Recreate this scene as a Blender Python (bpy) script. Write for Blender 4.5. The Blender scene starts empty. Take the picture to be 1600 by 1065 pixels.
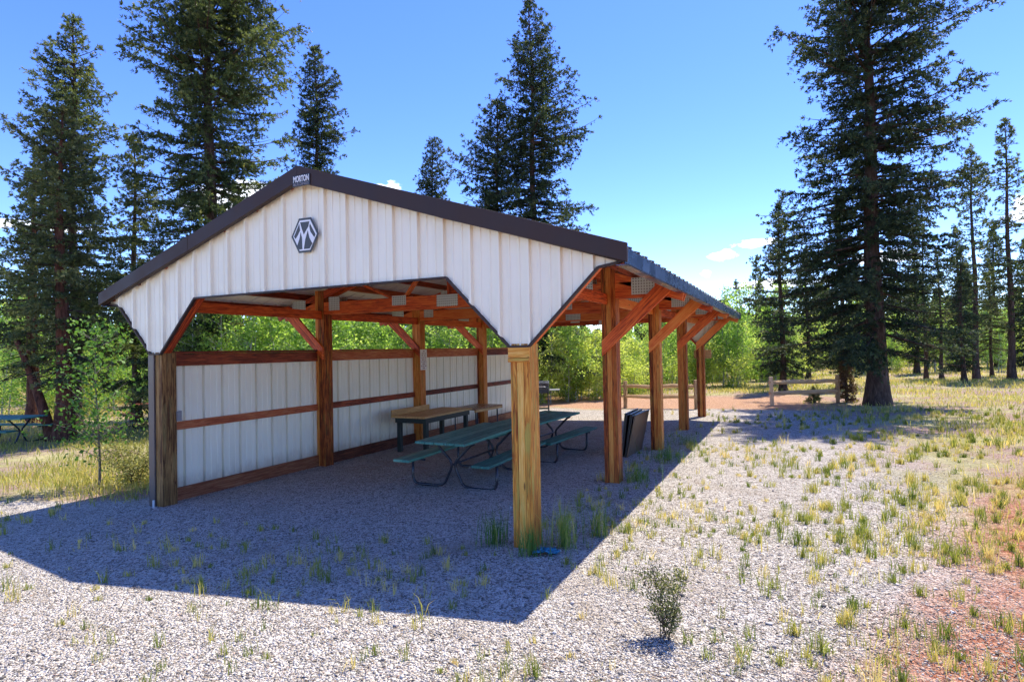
import bpy, math, random
import numpy as np
from mathutils import Vector, Matrix

# ------------------------------------------------------------------ camera, world, sun, exposure
SC = bpy.context.scene
COL = SC.collection
R = math.radians

CAM = np.array([5.304, -5.359, 2.05])
YAW, PITCH, ROLL, FPX = 0.4448, 0.0151, -0.0190, 917.47
c_, s_ = math.cos(YAW), math.sin(YAW)
_fw = np.array([-s_, c_, 0.0]); _rt = np.array([c_, s_, 0.0]); _up = np.array([0, 0, 1.0])
FW = _fw * math.cos(PITCH) + _up * math.sin(PITCH)
_u2 = _up * math.cos(PITCH) - _fw * math.sin(PITCH)
RT = _rt * math.cos(ROLL) + _u2 * math.sin(ROLL)
UP = _u2 * math.cos(ROLL) - _rt * math.sin(ROLL)
cam_data = bpy.data.cameras.new('camera')
cam = bpy.data.objects.new('camera', cam_data)
COL.objects.link(cam)
m = Matrix(((RT[0], UP[0], -FW[0], CAM[0]), (RT[1], UP[1], -FW[1], CAM[1]), (RT[2], UP[2], -FW[2], CAM[2]), (0, 0, 0, 1)))
cam.matrix_world = m
cam_data.sensor_width = 36.0
cam_data.lens = FPX / 1600.0 * 36.0
cam_data.clip_start = 0.1
cam_data.clip_end = 3000
SC.camera = cam

SUN_DIR = Vector((0.168, 0.490, 1.0)).normalized()        # towards the sun
SUN_EL = math.asin(SUN_DIR.z)
SUN_AZ = math.atan2(SUN_DIR.x, SUN_DIR.y)                  # from +Y towards +X
SUN_STRENGTH, SKY_STRENGTH, EXPOSURE = 2.55, 0.15, 1.82

sun_data = bpy.data.lights.new('sun', 'SUN')
sun_data.energy = SUN_STRENGTH
sun_data.angle = R(0.53)
sun_data.color = (1.0, 0.93, 0.80)
sun = bpy.data.objects.new('sun', sun_data)
COL.objects.link(sun)
sun.location = (10, 30, 60)
sun.rotation_euler = (-SUN_DIR).to_track_quat('-Z', 'Y').to_euler()

SC.view_settings.view_transform = 'Standard'
SC.view_settings.look = 'None'
SC.view_settings.exposure = EXPOSURE
SC.view_settings.gamma = 1.0
SC.view_settings.use_curve_mapping = False
SC.cycles.max_bounces = 8
SC.cycles.diffuse_bounces = 6
SC.cycles.transparent_max_bounces = 8
SC.cycles.use_denoising = True
SC.cycles.use_adaptive_sampling = True
SC.cycles.adaptive_threshold = 0.02


class NT:
    """small node-tree helper"""
    def __init__(self, tree):
        self.t = tree; self.n = tree.nodes; self.l = tree.links
    def node(self, kind, **props):
        nd = self.n.new(kind)
        for k, v in props.items():
            setattr(nd, k, v)
        return nd
    def put(self, sock, v):
        if v is None:
            return
        if isinstance(v, bpy.types.NodeSocket):
            self.l.new(v, sock)
        else:
            sock.default_value = v
    def math(self, op, a, b=None, c=None, clamp=False):
        nd = self.node('ShaderNodeMath', operation=op); nd.use_clamp = clamp
        for i, v in enumerate((a, b, c)):
            self.put(nd.inputs[i], v)
        return nd.outputs[0]
    def vmath(self, op, a, b=None):
        nd = self.node('ShaderNodeVectorMath', operation=op)
        self.put(nd.inputs[0], a)
        if b is not None:
            self.put(nd.inputs[1], b)
        return nd.outputs['Value'] if op in ('LENGTH', 'DISTANCE', 'DOT_PRODUCT') else nd.outputs[0]
    def mapr(self, v, a, b, c=0.0, d=1.0, smooth=True):
        nd = self.node('ShaderNodeMapRange')
        nd.interpolation_type = 'SMOOTHSTEP' if smooth else 'LINEAR'
        self.put(nd.inputs[0], v)
        for i, x in enumerate((a, b, c, d)):
            self.put(nd.inputs[i + 1], x)
        return nd.outputs[0]
    def noise(self, vec, scale, detail=4, rough=0.55, dist=0.0):
        nd = self.node('ShaderNodeTexNoise')
        self.put(nd.inputs['Vector'], vec)
        nd.inputs['Scale'].default_value = scale; nd.inputs['Detail'].default_value = detail
        nd.inputs['Roughness'].default_value = rough; nd.inputs['Distortion'].default_value = dist
        return nd.outputs['Fac']
    def voro(self, vec, scale, out='Color', feature='F1'):
        nd = self.node('ShaderNodeTexVoronoi', feature=feature)
        self.put(nd.inputs['Vector'], vec); nd.inputs['Scale'].default_value = scale
        return nd.outputs[out]
    def mapping(self, vec, scale=(1, 1, 1), loc=(0, 0, 0), rot=(0, 0, 0)):
        nd = self.node('ShaderNodeMapping')
        self.put(nd.inputs['Vector'], vec)
        nd.inputs['Scale'].default_value = scale; nd.inputs['Location'].default_value = loc
        nd.inputs['Rotation'].default_value = rot
        return nd.outputs[0]
    def ramp(self, f, stops, interp='LINEAR'):
        nd = self.node('ShaderNodeValToRGB')
        nd.color_ramp.interpolation = interp
        e = nd.color_ramp.elements
        while len(e) < len(stops):
            e.new(0.5)
        for el, (p, c) in zip(e, stops):
            el.position = p
            el.color = (c[0], c[1], c[2], 1) if len(c) == 3 else c
        self.put(nd.inputs[0], f)
        return nd.outputs[0]
    def mix(self, f, a, b, blend='MIX'):
        nd = self.node('ShaderNodeMix', data_type='RGBA', blend_type=blend)
        self.put(nd.inputs[0], f)
        for s, v in ((nd.inputs[6], a), (nd.inputs[7], b)):
            if isinstance(v, (tuple, list)) and len(v) == 3:
                v = (*v, 1)
            self.put(s, v)
        return nd.outputs[2]
    def attr(self, name, out='Fac'):
        return self.node('ShaderNodeAttribute', attribute_name=name).outputs[out]
    def sep(self, v):
        nd = self.node('ShaderNodeSeparateXYZ'); self.put(nd.inputs[0], v); return nd.outputs
    def bump(self, h, strength=0.4, dist=0.02):
        nd = self.node('ShaderNodeBump'); nd.inputs['Strength'].default_value = strength
        nd.inputs['Distance'].default_value = dist; self.put(nd.inputs['Height'], h); return nd.outputs[0]


# ---- world: Nishita sky with a few real-looking clouds in fixed compass directions
world = bpy.data.worlds.new('World'); SC.world = world; world.use_nodes = True
w = NT(world.node_tree)
for nd in list(w.n):
    w.n.remove(nd)
sky = w.node('ShaderNodeTexSky', sky_type='NISHITA')
sky.sun_disc = False
sky.sun_elevation = SUN_EL
sky.sun_rotation = SUN_AZ
sky.altitude = 2900
sky.air_density = 1.0
sky.dust_density = 0.5
sky.ozone_density = 2.6
hsv = w.node('ShaderNodeHueSaturation')
hsv.inputs['Saturation'].default_value = 1.24
hsv.inputs['Hue'].default_value = 0.519
hsv.inputs['Value'].default_value = 0.79
w.put(hsv.inputs['Color'], sky.outputs[0])
wdir = w.node('ShaderNodeTexCoord').outputs['Generated']
cl = None
CLOUDS = [((-.100, .985, .144), (.040, .5, .016), 34, .45), ((-.050, .987, .158), (.085, .5, .012), 22, .50),
          ((-.124, .986, .117), (.018, .5, .014), 40, .46), ((-.030, .993, .095), (.14, .5, .016), 14, .46),
          ((-.590, .765, .262), (.052, .08, .032), 18, .43), ((.275, .945, .165), (.055, .5, .035), 16, .42),
          ((.12, .98, .12), (.09, .5, .02), 16, .46), ((-.75, .62, .235), (.10, .12, .045), 14, .40),
          ((-.90, .398, .175), (.10, .16, .012), 15, .40)]
for d, r, sc_, th in CLOUDS:
    v = w.vmath('MULTIPLY', w.vmath('SUBTRACT', wdir, d), (1 / r[0], 1 / r[1], 1 / r[2]))
    fall = w.mapr(w.vmath('LENGTH', v), 1.0, 0.0, 0, 1)
    n = w.noise(w.mapping(wdir, (1, 1, 1.8)), sc_, 7, 0.6, 0.3)
    a = w.mapr(w.math('MULTIPLY_ADD', fall, 0.42, w.math('SUBTRACT', n, 0.22)), th, th + 0.13, 0, 1)
    a = w.math('MULTIPLY', a, w.mapr(fall, 0.0, 0.25))
    cl = a if cl is None else w.math('MAXIMUM', cl, a)
shade = w.ramp(w.noise(wdir, 24, 4), [(0.3, (3.6, 4.0, 4.9)), (0.7, (6.2, 6.2, 6.3))])
skyc = w.mix(w.math('MULTIPLY', cl, 0.9), hsv.outputs[0], shade)
bg = w.node('ShaderNodeBackground'); bg.inputs['Strength'].default_value = SKY_STRENGTH
w.put(bg.inputs['Color'], skyc)
w.l.new(bg.outputs[0], w.node('ShaderNodeOutputWorld').inputs['Surface'])


# ------------------------------------------------------------------ materials
def new_mat(name):
    mt = bpy.data.materials.new(name); mt.use_nodes = True
    nt = NT(mt.node_tree)
    b = nt.n.get('Principled BSDF')
    return mt, nt, b


def simple(name, col, rough=0.6, metal=0.0, var=0.15, scale=8.0, spec=0.5, bump=0.0):
    mt, nt, b = new_mat(name)
    co = nt.node('ShaderNodeTexCoord').outputs['Object']
    n = nt.noise(co, scale, 5, 0.6)
    lo = tuple(x * (1 - var) for x in col); hi = tuple(min(1, x * (1 + var)) for x in col)
    nt.put(b.inputs['Base Color'], nt.ramp(n, [(0.3, lo), (0.7, hi)]))
    nt.put(b.inputs['Roughness'], nt.mapr(n, 0.3, 0.7, max(0, rough - .08), min(1, rough + .08)))
    b.inputs['Metallic'].default_value = metal
    b.inputs['Specular IOR Level'].default_value = spec
    if bump:
        nt.put(b.inputs['Normal'], nt.bump(nt.noise(co, scale * 6, 4), bump, 0.005))
    return mt


def wood(name, stops, rough=0.7, weather=None, knots=True, spec=0.3):
    """grain runs along U of the beam's own UVs (metres)"""
    mt, nt, b = new_mat(name)
    uv = nt.node('ShaderNodeUVMap', uv_map='UVMap').outputs[0]
    g1 = nt.noise(nt.mapping(uv, (0.9, 14, 1)), 3.0, 6, 0.65, 1.1)
    g2 = nt.noise(nt.mapping(uv, (2.0, 90, 1)), 3.0, 3, 0.6)
    big = nt.noise(nt.mapping(uv, (0.8, 3, 1)), 2.0, 3, 0.6)
    f = nt.math('ADD', nt.math('MULTIPLY', g1, 0.62), nt.math('ADD', nt.math('MULTIPLY', g2, 0.18), nt.math('MULTIPLY', big, 0.22)))
    f = nt.math('ADD', f, nt.math('MULTIPLY', nt.math('SUBTRACT', nt.attr('tint'), 0.5), 0.22))
    f = nt.math('MULTIPLY_ADD', f, 1.75, -0.36)
    ring = nt.math('SINE', nt.math('ADD', nt.math('MULTIPLY', nt.sep(uv)[1], 190.0), nt.math('MULTIPLY', g1, 22.0)))
    f = nt.math('ADD', f, nt.math('MULTIPLY', ring, 0.05))
    col = nt.ramp(f, stops)
    if knots:
        k = nt.voro(nt.mapping(uv, (1.6, 7.5, 1)), 1.0, 'Distance')
        km = nt.math('MULTIPLY', nt.mapr(k, 0.10, 0.05), 0.8)
        col = nt.mix(km, col, tuple(x * 0.25 for x in stops[0][1]))
    if weather:
        wm = nt.mapr(nt.noise(nt.mapping(uv, (0.7, 5, 1)), 2.3, 5, 0.65, 0.6), 0.5, 0.68)
        col = nt.mix(nt.math('MULTIPLY', wm, weather[1]), col, weather[0])
    nt.put(b.inputs['Base Color'], col)
    nt.put(b.inputs['Roughness'], nt.mapr(f, 0.3, 0.8, rough + .12, rough - .1))
    b.inputs['Specular IOR Level'].default_value = spec
    nt.put(b.inputs['Normal'], nt.bump(nt.math('ADD', g1, nt.math('MULTIPLY', g2, 0.6)), 0.35, 0.006))
    return mt


M = {}
M['post'] = wood('post wood', [(0.30, (.085, .014, .003)), (0.46, (.33, .070, .010)), (0.60, (.52, .14, .020)), (0.8, (.64, .26, .05))], 0.6, ((.28, .17, .03), .55))
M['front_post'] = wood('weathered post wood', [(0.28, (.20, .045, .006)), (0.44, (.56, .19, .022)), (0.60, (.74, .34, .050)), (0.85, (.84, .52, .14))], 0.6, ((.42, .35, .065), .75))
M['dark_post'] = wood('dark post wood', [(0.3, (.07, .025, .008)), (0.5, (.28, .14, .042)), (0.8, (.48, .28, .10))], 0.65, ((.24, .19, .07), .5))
M['red'] = wood('red stained lumber', [(0.28, (.20, .022, .003)), (0.46, (.62, .085, .010)), (0.62, (.76, .16, .018)), (0.85, (.82, .30, .06))], 0.5, None, True, 0.45)
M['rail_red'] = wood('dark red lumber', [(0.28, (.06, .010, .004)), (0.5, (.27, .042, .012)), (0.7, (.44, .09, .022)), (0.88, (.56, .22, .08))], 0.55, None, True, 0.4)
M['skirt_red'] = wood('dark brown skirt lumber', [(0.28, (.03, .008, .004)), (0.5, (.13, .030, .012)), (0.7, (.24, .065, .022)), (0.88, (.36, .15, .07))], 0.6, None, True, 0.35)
M['fence'] = wood('grey tan rail wood', [(0.3, (.20, .11, .05)), (0.5, (.48, .30, .15)), (0.8, (.68, .48, .28))], 0.8, ((.46, .38, .28), .5))
M['tan'] = wood('tan plank', [(0.3, (.42, .21, .06)), (0.5, (.64, .36, .12)), (0.8, (.76, .48, .20))], 0.45, None, False, 0.5)
M['brown_top'] = wood('brown laminate', [(0.3, (.13, .05, .02)), (0.5, (.26, .11, .04)), (0.8, (.36, .17, .07))], 0.3, None, False, 0.5)
M['green_plank'] = wood('green painted plank', [(0.28, (.025, .11, .085)), (0.5, (.055, .22, .165)), (0.7, (.085, .30, .22)), (0.9, (.22, .34, .22))], 0.5, ((.10, .20, .16), .35), False, 0.45)
M['redbrown_plank'] = wood('red brown painted plank', [(0.3, (.10, .025, .012)), (0.5, (.24, .06, .03)), (0.8, (.36, .12, .06))], 0.6)


def siding(name, col):
    mt, nt, b = new_mat(name)
    co = nt.node('ShaderNodeTexCoord').outputs['Object']
    n = nt.noise(co, 0.9, 5, 0.6)
    st = nt.noise(nt.mapping(co, (5, 5, 0.4)), 1.4, 4, 0.6)
    f = nt.math('ADD', nt.math('MULTIPLY', n, 0.65), nt.math('MULTIPLY', st, 0.35))
    lo = (col[0] * .92, col[1] * .90, col[2] * .87)
    sc_ = nt.ramp(f, [(0.32, lo), (0.55, col)])
    # mud splash along the foot of the sheets
    zz_ = nt.math('ADD', nt.sep(co)[2], nt.math('MULTIPLY', nt.noise(nt.mapping(co, (1, 1, .5)), 5, 5, .7), -.35))
    sc_ = nt.mix(nt.math('MULTIPLY', nt.mapr(zz_, .16, -.12), 0.55), sc_, (.36, .27, .19))
    nt.put(b.inputs['Base Color'], sc_)
    b.inputs['Roughness'].default_value = 0.38
    b.inputs['Specular IOR Level'].default_value = 0.5
    nt.put(b.inputs['Normal'], nt.bump(nt.noise(co, 3.0, 2), 0.12, 0.01))
    return mt


M['siding'] = siding('off white steel siding', (.89, .82, .62))
M['wall_siding'] = siding('pale grey steel siding', (.88, .83, .66))
M['liner'] = siding('roof underside steel', (.66, .66, .62))
M['brown_metal'] = simple('dark brown steel trim', (.045, .026, .020), 0.5, 0.0, 0.12, 3, 0.25)
M['roof_metal'] = simple('brown roof steel', (.075, .055, .045), 0.35, 0.0, 0.15, 2, 0.6)
M['eave_sky_tinted'] = simple('eave trim steel with painted sky reflection', (.030, .055, .115), 0.28, 0.35, 0.1, 3, 0.6)  # brown trim; the reflected blue sky is painted into its navy base colour
M['trim_corner'] = simple('corner trim steel', (.11, .085, .075), 0.35, 0.0, 0.1, 3)
M['white_paint'] = simple('white decal', (.80, .79, .76), 0.5, 0, 0.04)
M['dark_paint'] = simple('charcoal decal', (.055, .058, .052), 0.45, 0, 0.12, 20)
M['grey_paint'] = simple('dim grey lettering', (.22, .21, .21), 0.5, 0, 0.12, 20)
M['black_paint'] = simple('name plate black', (.018, .018, .020), 0.4, 0, 0.15, 20)
M['sign_white'] = simple('sign board', (.74, .68, .60), 0.5, 0, 0.06)
M['sign_red'] = simple('sign lettering', (.24, .06, .05), 0.6, 0, 0.1)
M['black_metal'] = simple('black tube steel', (.014, .015, .024), 0.33, 0.0, 0.25, 30, 0.6)
M['green_black'] = simple('dark green painted timber', (.018, .030, .026), 0.5, 0.0, 0.25, 12)
M['grill_grey'] = simple('grill hood enamel', (.10, .11, .13), 0.25, 0.6, 0.1)
M['steel'] = simple('brushed steel', (.50, .50, .52), 0.35, 0.9, 0.08, 20)
M['panel_dark'] = simple('dark board', (.030, .022, .020), 0.35, 0, 0.25, 5)
M['panel_brown'] = simple('brown board face', (.15, .085, .045), 0.4, 0, 0.25, 5)
M['tarp'] = simple('blue plastic', (.03, .20, .30), 0.35, 0, 0.3, 12)
M['pvc'] = simple('pale conduit', (.55, .55, .52), 0.5, 0, 0.05)
M['rock'] = simple('stone', (.33, .28, .25), 0.9, 0, 0.3, 6, 0.3, 0.4)


def plate_mat():
    mt, nt, b = new_mat('galvanised nail plate')
    co = nt.node('ShaderNodeTexCoord').outputs['Object']
    k = nt.voro(nt.mapping(co, (1, 0.001, 1)), 42, 'Distance')
    x = nt.sep(co)
    g = nt.math('MULTIPLY', nt.math('PINGPONG', x[0], 0.020), nt.math('PINGPONG', x[2], 0.020))
    h = nt.mapr(g, 0.00013, 0.00019)
    nt.put(b.inputs['Base Color'], nt.mix(h, (.62, .70, .65), (.20, .21, .19)))
    b.inputs['Metallic'].default_value = 0.25; b.inputs['Roughness'].default_value = 0.45
    return mt


M['plate'] = plate_mat()


def bark(name, c0, c1, c2):
    mt, nt, b = new_mat(name)
    co = nt.node('ShaderNodeTexCoord').outputs['Object']
    n = nt.noise(nt.mapping(co, (1, 1, .22)), 14, 6, 0.7, 0.5)
    nt.put(b.inputs['Base Color'], nt.ramp(n, [(0.32, c0), (0.52, c1), (0.75, c2)]))
    b.inputs['Roughness'].default_value = 0.9; b.inputs['Specular IOR Level'].default_value = 0.2
    nt.put(b.inputs['Normal'], nt.bump(n, 0.9, 0.03))
    return mt


M['bark'] = bark('spruce bark', (.030, .020, .015), (.085, .055, .040), (.18, .13, .10))
M['bark_red'] = bark('reddish spruce bark', (.035, .014, .009), (.13, .052, .030), (.24, .12, .075))
M['aspen_bark'] = bark('aspen bark', (.16, .15, .11), (.42, .42, .34), (.60, .60, .52))
M['sap_bark'] = bark('sapling bark', (.07, .06, .045), (.17, .16, .12), (.28, .27, .21))
M['twig'] = simple('twig', (.07, .045, .03), 0.9, 0, 0.3)


def leaf(name, stops, trans=0.3, tcol=None, rough=0.55, spec=0.3):
    mt, nt, b = new_mat(name)
    col = nt.ramp(nt.attr('tint'), stops)
    nt.put(b.inputs['Base Color'], col)
    b.inputs['Roughness'].default_value = rough; b.inputs['Specular IOR Level'].default_value = spec
    tr = nt.node('ShaderNodeBsdfTranslucent')
    nt.put(tr.inputs['Color'], nt.mix(1.0, col, tcol or (1.5, 1.4, .75), 'MULTIPLY'))
    mx = nt.node('ShaderNodeMixShader'); mx.inputs[0].default_value = trans
    nt.l.new(b.outputs[0], mx.inputs[1]); nt.l.new(tr.outputs[0], mx.inputs[2])
    nt.l.new(mx.outputs[0], nt.n['Material Output'].inputs['Surface'])
    return mt


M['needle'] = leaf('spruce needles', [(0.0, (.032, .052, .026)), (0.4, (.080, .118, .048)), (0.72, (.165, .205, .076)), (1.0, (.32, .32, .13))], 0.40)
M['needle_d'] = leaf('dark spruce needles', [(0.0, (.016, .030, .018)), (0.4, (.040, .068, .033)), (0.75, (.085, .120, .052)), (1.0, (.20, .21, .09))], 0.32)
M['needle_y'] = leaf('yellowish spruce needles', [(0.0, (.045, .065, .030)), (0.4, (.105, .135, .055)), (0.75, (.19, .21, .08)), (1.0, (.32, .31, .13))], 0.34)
M['needle_brown'] = leaf('rusty needles', [(0.0, (.06, .04, .02)), (0.5, (.16, .10, .05)), (1.0, (.25, .15, .07))], 0.2)
M['aspen_leaf'] = leaf('aspen leaves', [(0.0, (.12, .23, .05)), (0.5, (.27, .44, .11)), (1.0, (.48, .60, .21))], 0.6)
M['aspen_leaf_y'] = leaf('yellow green aspen leaves', [(0.0, (.18, .27, .055)), (0.5, (.40, .50, .12)), (1.0, (.60, .66, .25))], 0.6)
M['sap_leaf'] = leaf('sapling leaves', [(0.0, (.035, .10, .018)), (0.5, (.09, .21, .034)), (1.0, (.18, .32, .06))], 0.42)
M['sage'] = leaf('sage leaves', [(0.0, (.06, .07, .03)), (0.5, (.13, .15, .055)), (1.0, (.28, .28, .10))], 0.35)
M['bush_y'] = leaf('yellow bush leaves', [(0.0, (.10, .12, .03)), (0.5, (.26, .27, .08)), (1.0, (.42, .40, .16))], 0.35)
M['grass'] = leaf('grass blades', [(0.0, (.12, .18, .035)), (0.35, (.28, .32, .07)), (0.7, (.55, .48, .16)), (1.0, (.72, .60, .30))], 0.42)
M['grass_green'] = leaf('tall green grass', [(0.0, (.05, .13, .022)), (0.5, (.14, .25, .05)), (1.0, (.42, .42, .12))], 0.35)


# ------------------------------------------------------------------ terrain height
def sstep(a, b, x):
    t = np.clip((x - a) / (b - a), 0, 1)
    return t * t * (3 - 2 * t)


def gz(x, y):
    x = np.asarray(x, float); y = np.asarray(y, float)
    z = 0.0243 * 15 * np.tanh(x / 15) - 0.0086 * 32 * np.tanh(y / 32)
    out = np.maximum(sstep(0.6, 4, np.abs(x) - 3.4), sstep(0.5, 5, np.maximum(-y - 2.5, y - 14)))
    n = 0.035 * np.sin(.9 * x + .4 * y + 1) * np.sin(.7 * y - .3 * x) + 0.016 * np.sin(2.3 * x + 1.1 * y) * np.sin(1.9 * y - .8 * x + 2)
    bank = 0.22 * sstep(7.2, 10.5, x - 0.10 * (y - 4)) * sstep(22, 8, y)
    far = sstep(60, 260, np.hypot(x, y)) * 3.0
    return z + n * out + bank + far


# ------------------------------------------------------------------ mesh helpers
rs = random.Random(7)


def link(name, me, mat, parent=None, extra=()):
    o = bpy.data.objects.new(name, me); COL.objects.link(o)
    if mat is not None:
        me.materials.append(M[mat] if isinstance(mat, str) else mat)
    for e in extra:
        me.materials.append(M[e])
    if parent is not None:
        o.parent = parent
    return o


def tag(o, label=None, cat=None, group=None, kind=None):
    if label: o['label'] = label
    if cat: o['category'] = cat
    if group: o['group'] = group
    if kind: o['kind'] = kind
    return o


def empty(name, loc=(0, 0, 0), rz=0.0, label=None, cat=None, group=None):
    o = bpy.data.objects.new(name, None); COL.objects.link(o)
    o.empty_display_size = 0.3
    o.location = loc; o.rotation_euler = (0, 0, rz)
    return tag(o, label, cat, group)


def copy_tree(o, parent=None):
    c = o.copy(); COL.objects.link(c)
    if parent is not None:
        c.parent = parent
    for ch in [x for x in bpy.data.objects if x.parent is o]:
        copy_tree(ch, c)
    return c


class MB:
    """collects faces with UVs (metres) and a tint per vertex, links ONE mesh object"""
    def __init__(self):
        self.v = []; self.f = []; self.uv = []; self.t = []; self.mi = []
    def add(self, verts, faces, uvs=None, tint=None, mi=0):
        b = len(self.v)
        t = rs.random() if tint is None else tint
        self.v += [tuple(p) for p in verts]; self.t += [t] * len(verts)
        for i, f in enumerate(faces):
            self.f.append([b + k for k in f]); self.mi.append(mi)
            self.uv += list(uvs[i]) if uvs else [(0, 0)] * len(f)
    def beam(self, p0, p1, w, h, up=(0, 0, 1), tint=None, mi=0, cut0=None, cut1=None):
        """bar from p0 to p1 (centre line); w across, h along up.  cut0/cut1: shift of the upper edge along the axis at an end"""
        p0 = Vector(p0); p1 = Vector(p1); d = p1 - p0; L = d.length; d.normalize()
        up = Vector(up); s = d.cross(up).normalized(); u = s.cross(d).normalized()
        o = (rs.uniform(0, 50), rs.uniform(0, 50))
        a = s * (w / 2); b = u * (h / 2)
        e0 = d * (cut0 or 0) ; e1 = d * (cut1 or 0)
        vs = [p0 - a - b - e0, p0 + a - b - e0, p0 + a + b + e0, p0 - a + b + e0, p1 - a - b - e1, p1 + a - b - e1, p1 + a + b + e1, p1 - a + b + e1]
        per = [0, w, w + h, 2 * w + h, 2 * (w + h)]
        fs = []; uvs = []
        for i in range(4):
            j = (i + 1) % 4
            fs.append((i, j, j + 4, i + 4))
            uvs.append([(o[0], o[1] + per[i]), (o[0], o[1] + per[i + 1]), (o[0] + L, o[1] + per[i + 1]), (o[0] + L, o[1] + per[i])])
        cap = [(0, 0), (0, w), (h * .1, w), (h * .1, 0)]
        fs += [(3, 2, 1, 0), (4, 5, 6, 7)]; uvs += [[(o[0] + 3 + x, o[1] + y) for x, y in cap]] * 2
        self.add(vs, fs, uvs, tint, mi)
        return self
    def box(self, x0, x1, y0, y1, z0, z1, axis='z', tint=None, mi=0):
        cx, cy, cz = (x0 + x1) / 2, (y0 + y1) / 2, (z0 + z1) / 2
        if axis == 'z': return self.beam((cx, cy, z0), (cx, cy, z1), x1 - x0, y1 - y0, (0, 1, 0), tint, mi)
        if axis == 'x': return self.beam((x0, cy, cz), (x1, cy, cz), y1 - y0, z1 - z0, (0, 0, 1), tint, mi)
        return self.beam((cx, y0, cz), (cx, y1, cz), x1 - x0, z1 - z0, (0, 0, 1), tint, mi)
    def tube(self, path, r, n=8, tint=None, mi=0, caps=True):
        path = [Vector(p) for p in path]
        k = len(path); rr = r if isinstance(r, (list, tuple)) else [r] * k
        vs = []; ref = Vector((0.13, 0.27, 0.95)).normalized()
        L = 0; ls = []
        for i, p in enumerate(path):
            d = (path[min(i + 1, k - 1)] - path[max(i - 1, 0)]).normalized()
            if abs(d.dot(ref)) > 0.97: rf = Vector((1, 0.1, 0))
            else: rf = ref
            s = d.cross(rf).normalized(); u = d.cross(s)
            if i: L += (p - path[i - 1]).length
            ls.append(L)
            for q in range(n):
                a = 2 * math.pi * q / n
                vs.append(p + (s * math.cos(a) + u * math.sin(a)) * rr[i])
        fs = []; uvs = []
        for i in range(k - 1):
            for q in range(n):
                q2 = (q + 1) % n
                fs.append((i * n + q, i * n + q2, (i + 1) * n + q2, (i + 1) * n + q))
                c = 2 * math.pi * rr[i] / n
                uvs.append([(ls[i], q * c), (ls[i], (q + 1) * c), (ls[i + 1], (q + 1) * c), (ls[i + 1], q * c)])
        if caps:
            fs.append(tuple(range(n))[::-1]); uvs.append([(0, 0)] * n)
            fs.append(tuple((k - 1) * n + q for q in range(n))); uvs.append([(0, 0)] * n)
        self.add(vs, fs, uvs, tint, mi)
        return self
    def prism_xz(self, pts, y0, y1, tint=None, mi=0):
        """polygon in x,z extruded from y0 to y1"""
        n = len(pts)
        vs = [(x, y0, z) for x, z in pts] + [(x, y1, z) for x, z in pts]
        fs = [tuple(range(n)), tuple(range(2 * n - 1, n - 1, -1))] + [(i, i + n, (i + 1) % n + n, (i + 1) % n) for i in range(n)]
        uvs = [[(vs[k][0], vs[k][2]) for k in f] for f in fs]
        self.add(vs, fs, uvs, tint, mi)
        return self
    def build(self, name, mat, parent=None, bevel=0.0, smooth=False, extra=()):
        me = bpy.data.meshes.new(name)
        me.from_pydata(self.v, [], self.f)
        uvl = me.uv_layers.new(name='UVMap')
        uvl.data.foreach_set('uv', np.array(self.uv, dtype=np.float32).ravel())
        at = me.attributes.new('tint', 'FLOAT', 'POINT'); at.data.foreach_set('value', np.array(self.t, dtype=np.float32))
        if any(self.mi): me.polygons.foreach_set('material_index', np.array(self.mi, dtype=np.int32))
        if smooth: me.polygons.foreach_set('use_smooth', np.ones(len(me.polygons), bool))
        me.validate(); me.update()
        o = link(name, me, mat, parent, extra)
        if bevel:
            md = o.modifiers.new('bevel', 'BEVEL'); md.width = bevel; md.segments = 2; md.limit_method = 'ANGLE'
        return o


def np_mesh(name, V, quads=None, tris=None, tint=None, mi=None):
    """fast mesh from arrays"""
    me = bpy.data.meshes.new(name)
    V = np.asarray(V, np.float32)
    me.vertices.add(len(V)); me.vertices.foreach_set('co', V.ravel())
    loops = []; starts = []; tot = 0
    if quads is not None and len(quads):
        loops.append(quads.ravel()); starts.append(np.arange(len(quads)) * 4); tot = len(quads) * 4
    if tris is not None and len(tris):
        loops.append(tris.ravel()); starts.append(tot + np.arange(len(tris)) * 3)
    L = np.concatenate(loops).astype(np.int32); S = np.concatenate(starts).astype(np.int32)
    me.loops.add(len(L)); me.loops.foreach_set('vertex_index', L)
    me.polygons.add(len(S)); me.polygons.foreach_set('loop_start', S)
    if tint is not None:
        at = me.attributes.new('tint', 'FLOAT', 'POINT'); at.data.foreach_set('value', np.asarray(tint, np.float32))
    if mi is not None:
        me.polygons.foreach_set('material_index', mi.astype(np.int32))
    me.update(calc_edges=True)
    me.validate()
    return me


# ------------------------------------------------------------------ ground
def sinh_axis(lo, hi, n, c, k):
    a = np.arcsinh((lo - c) / k); b = np.arcsinh((hi - c) / k)
    return c + k * np.sinh(np.linspace(a, b, n))


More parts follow.
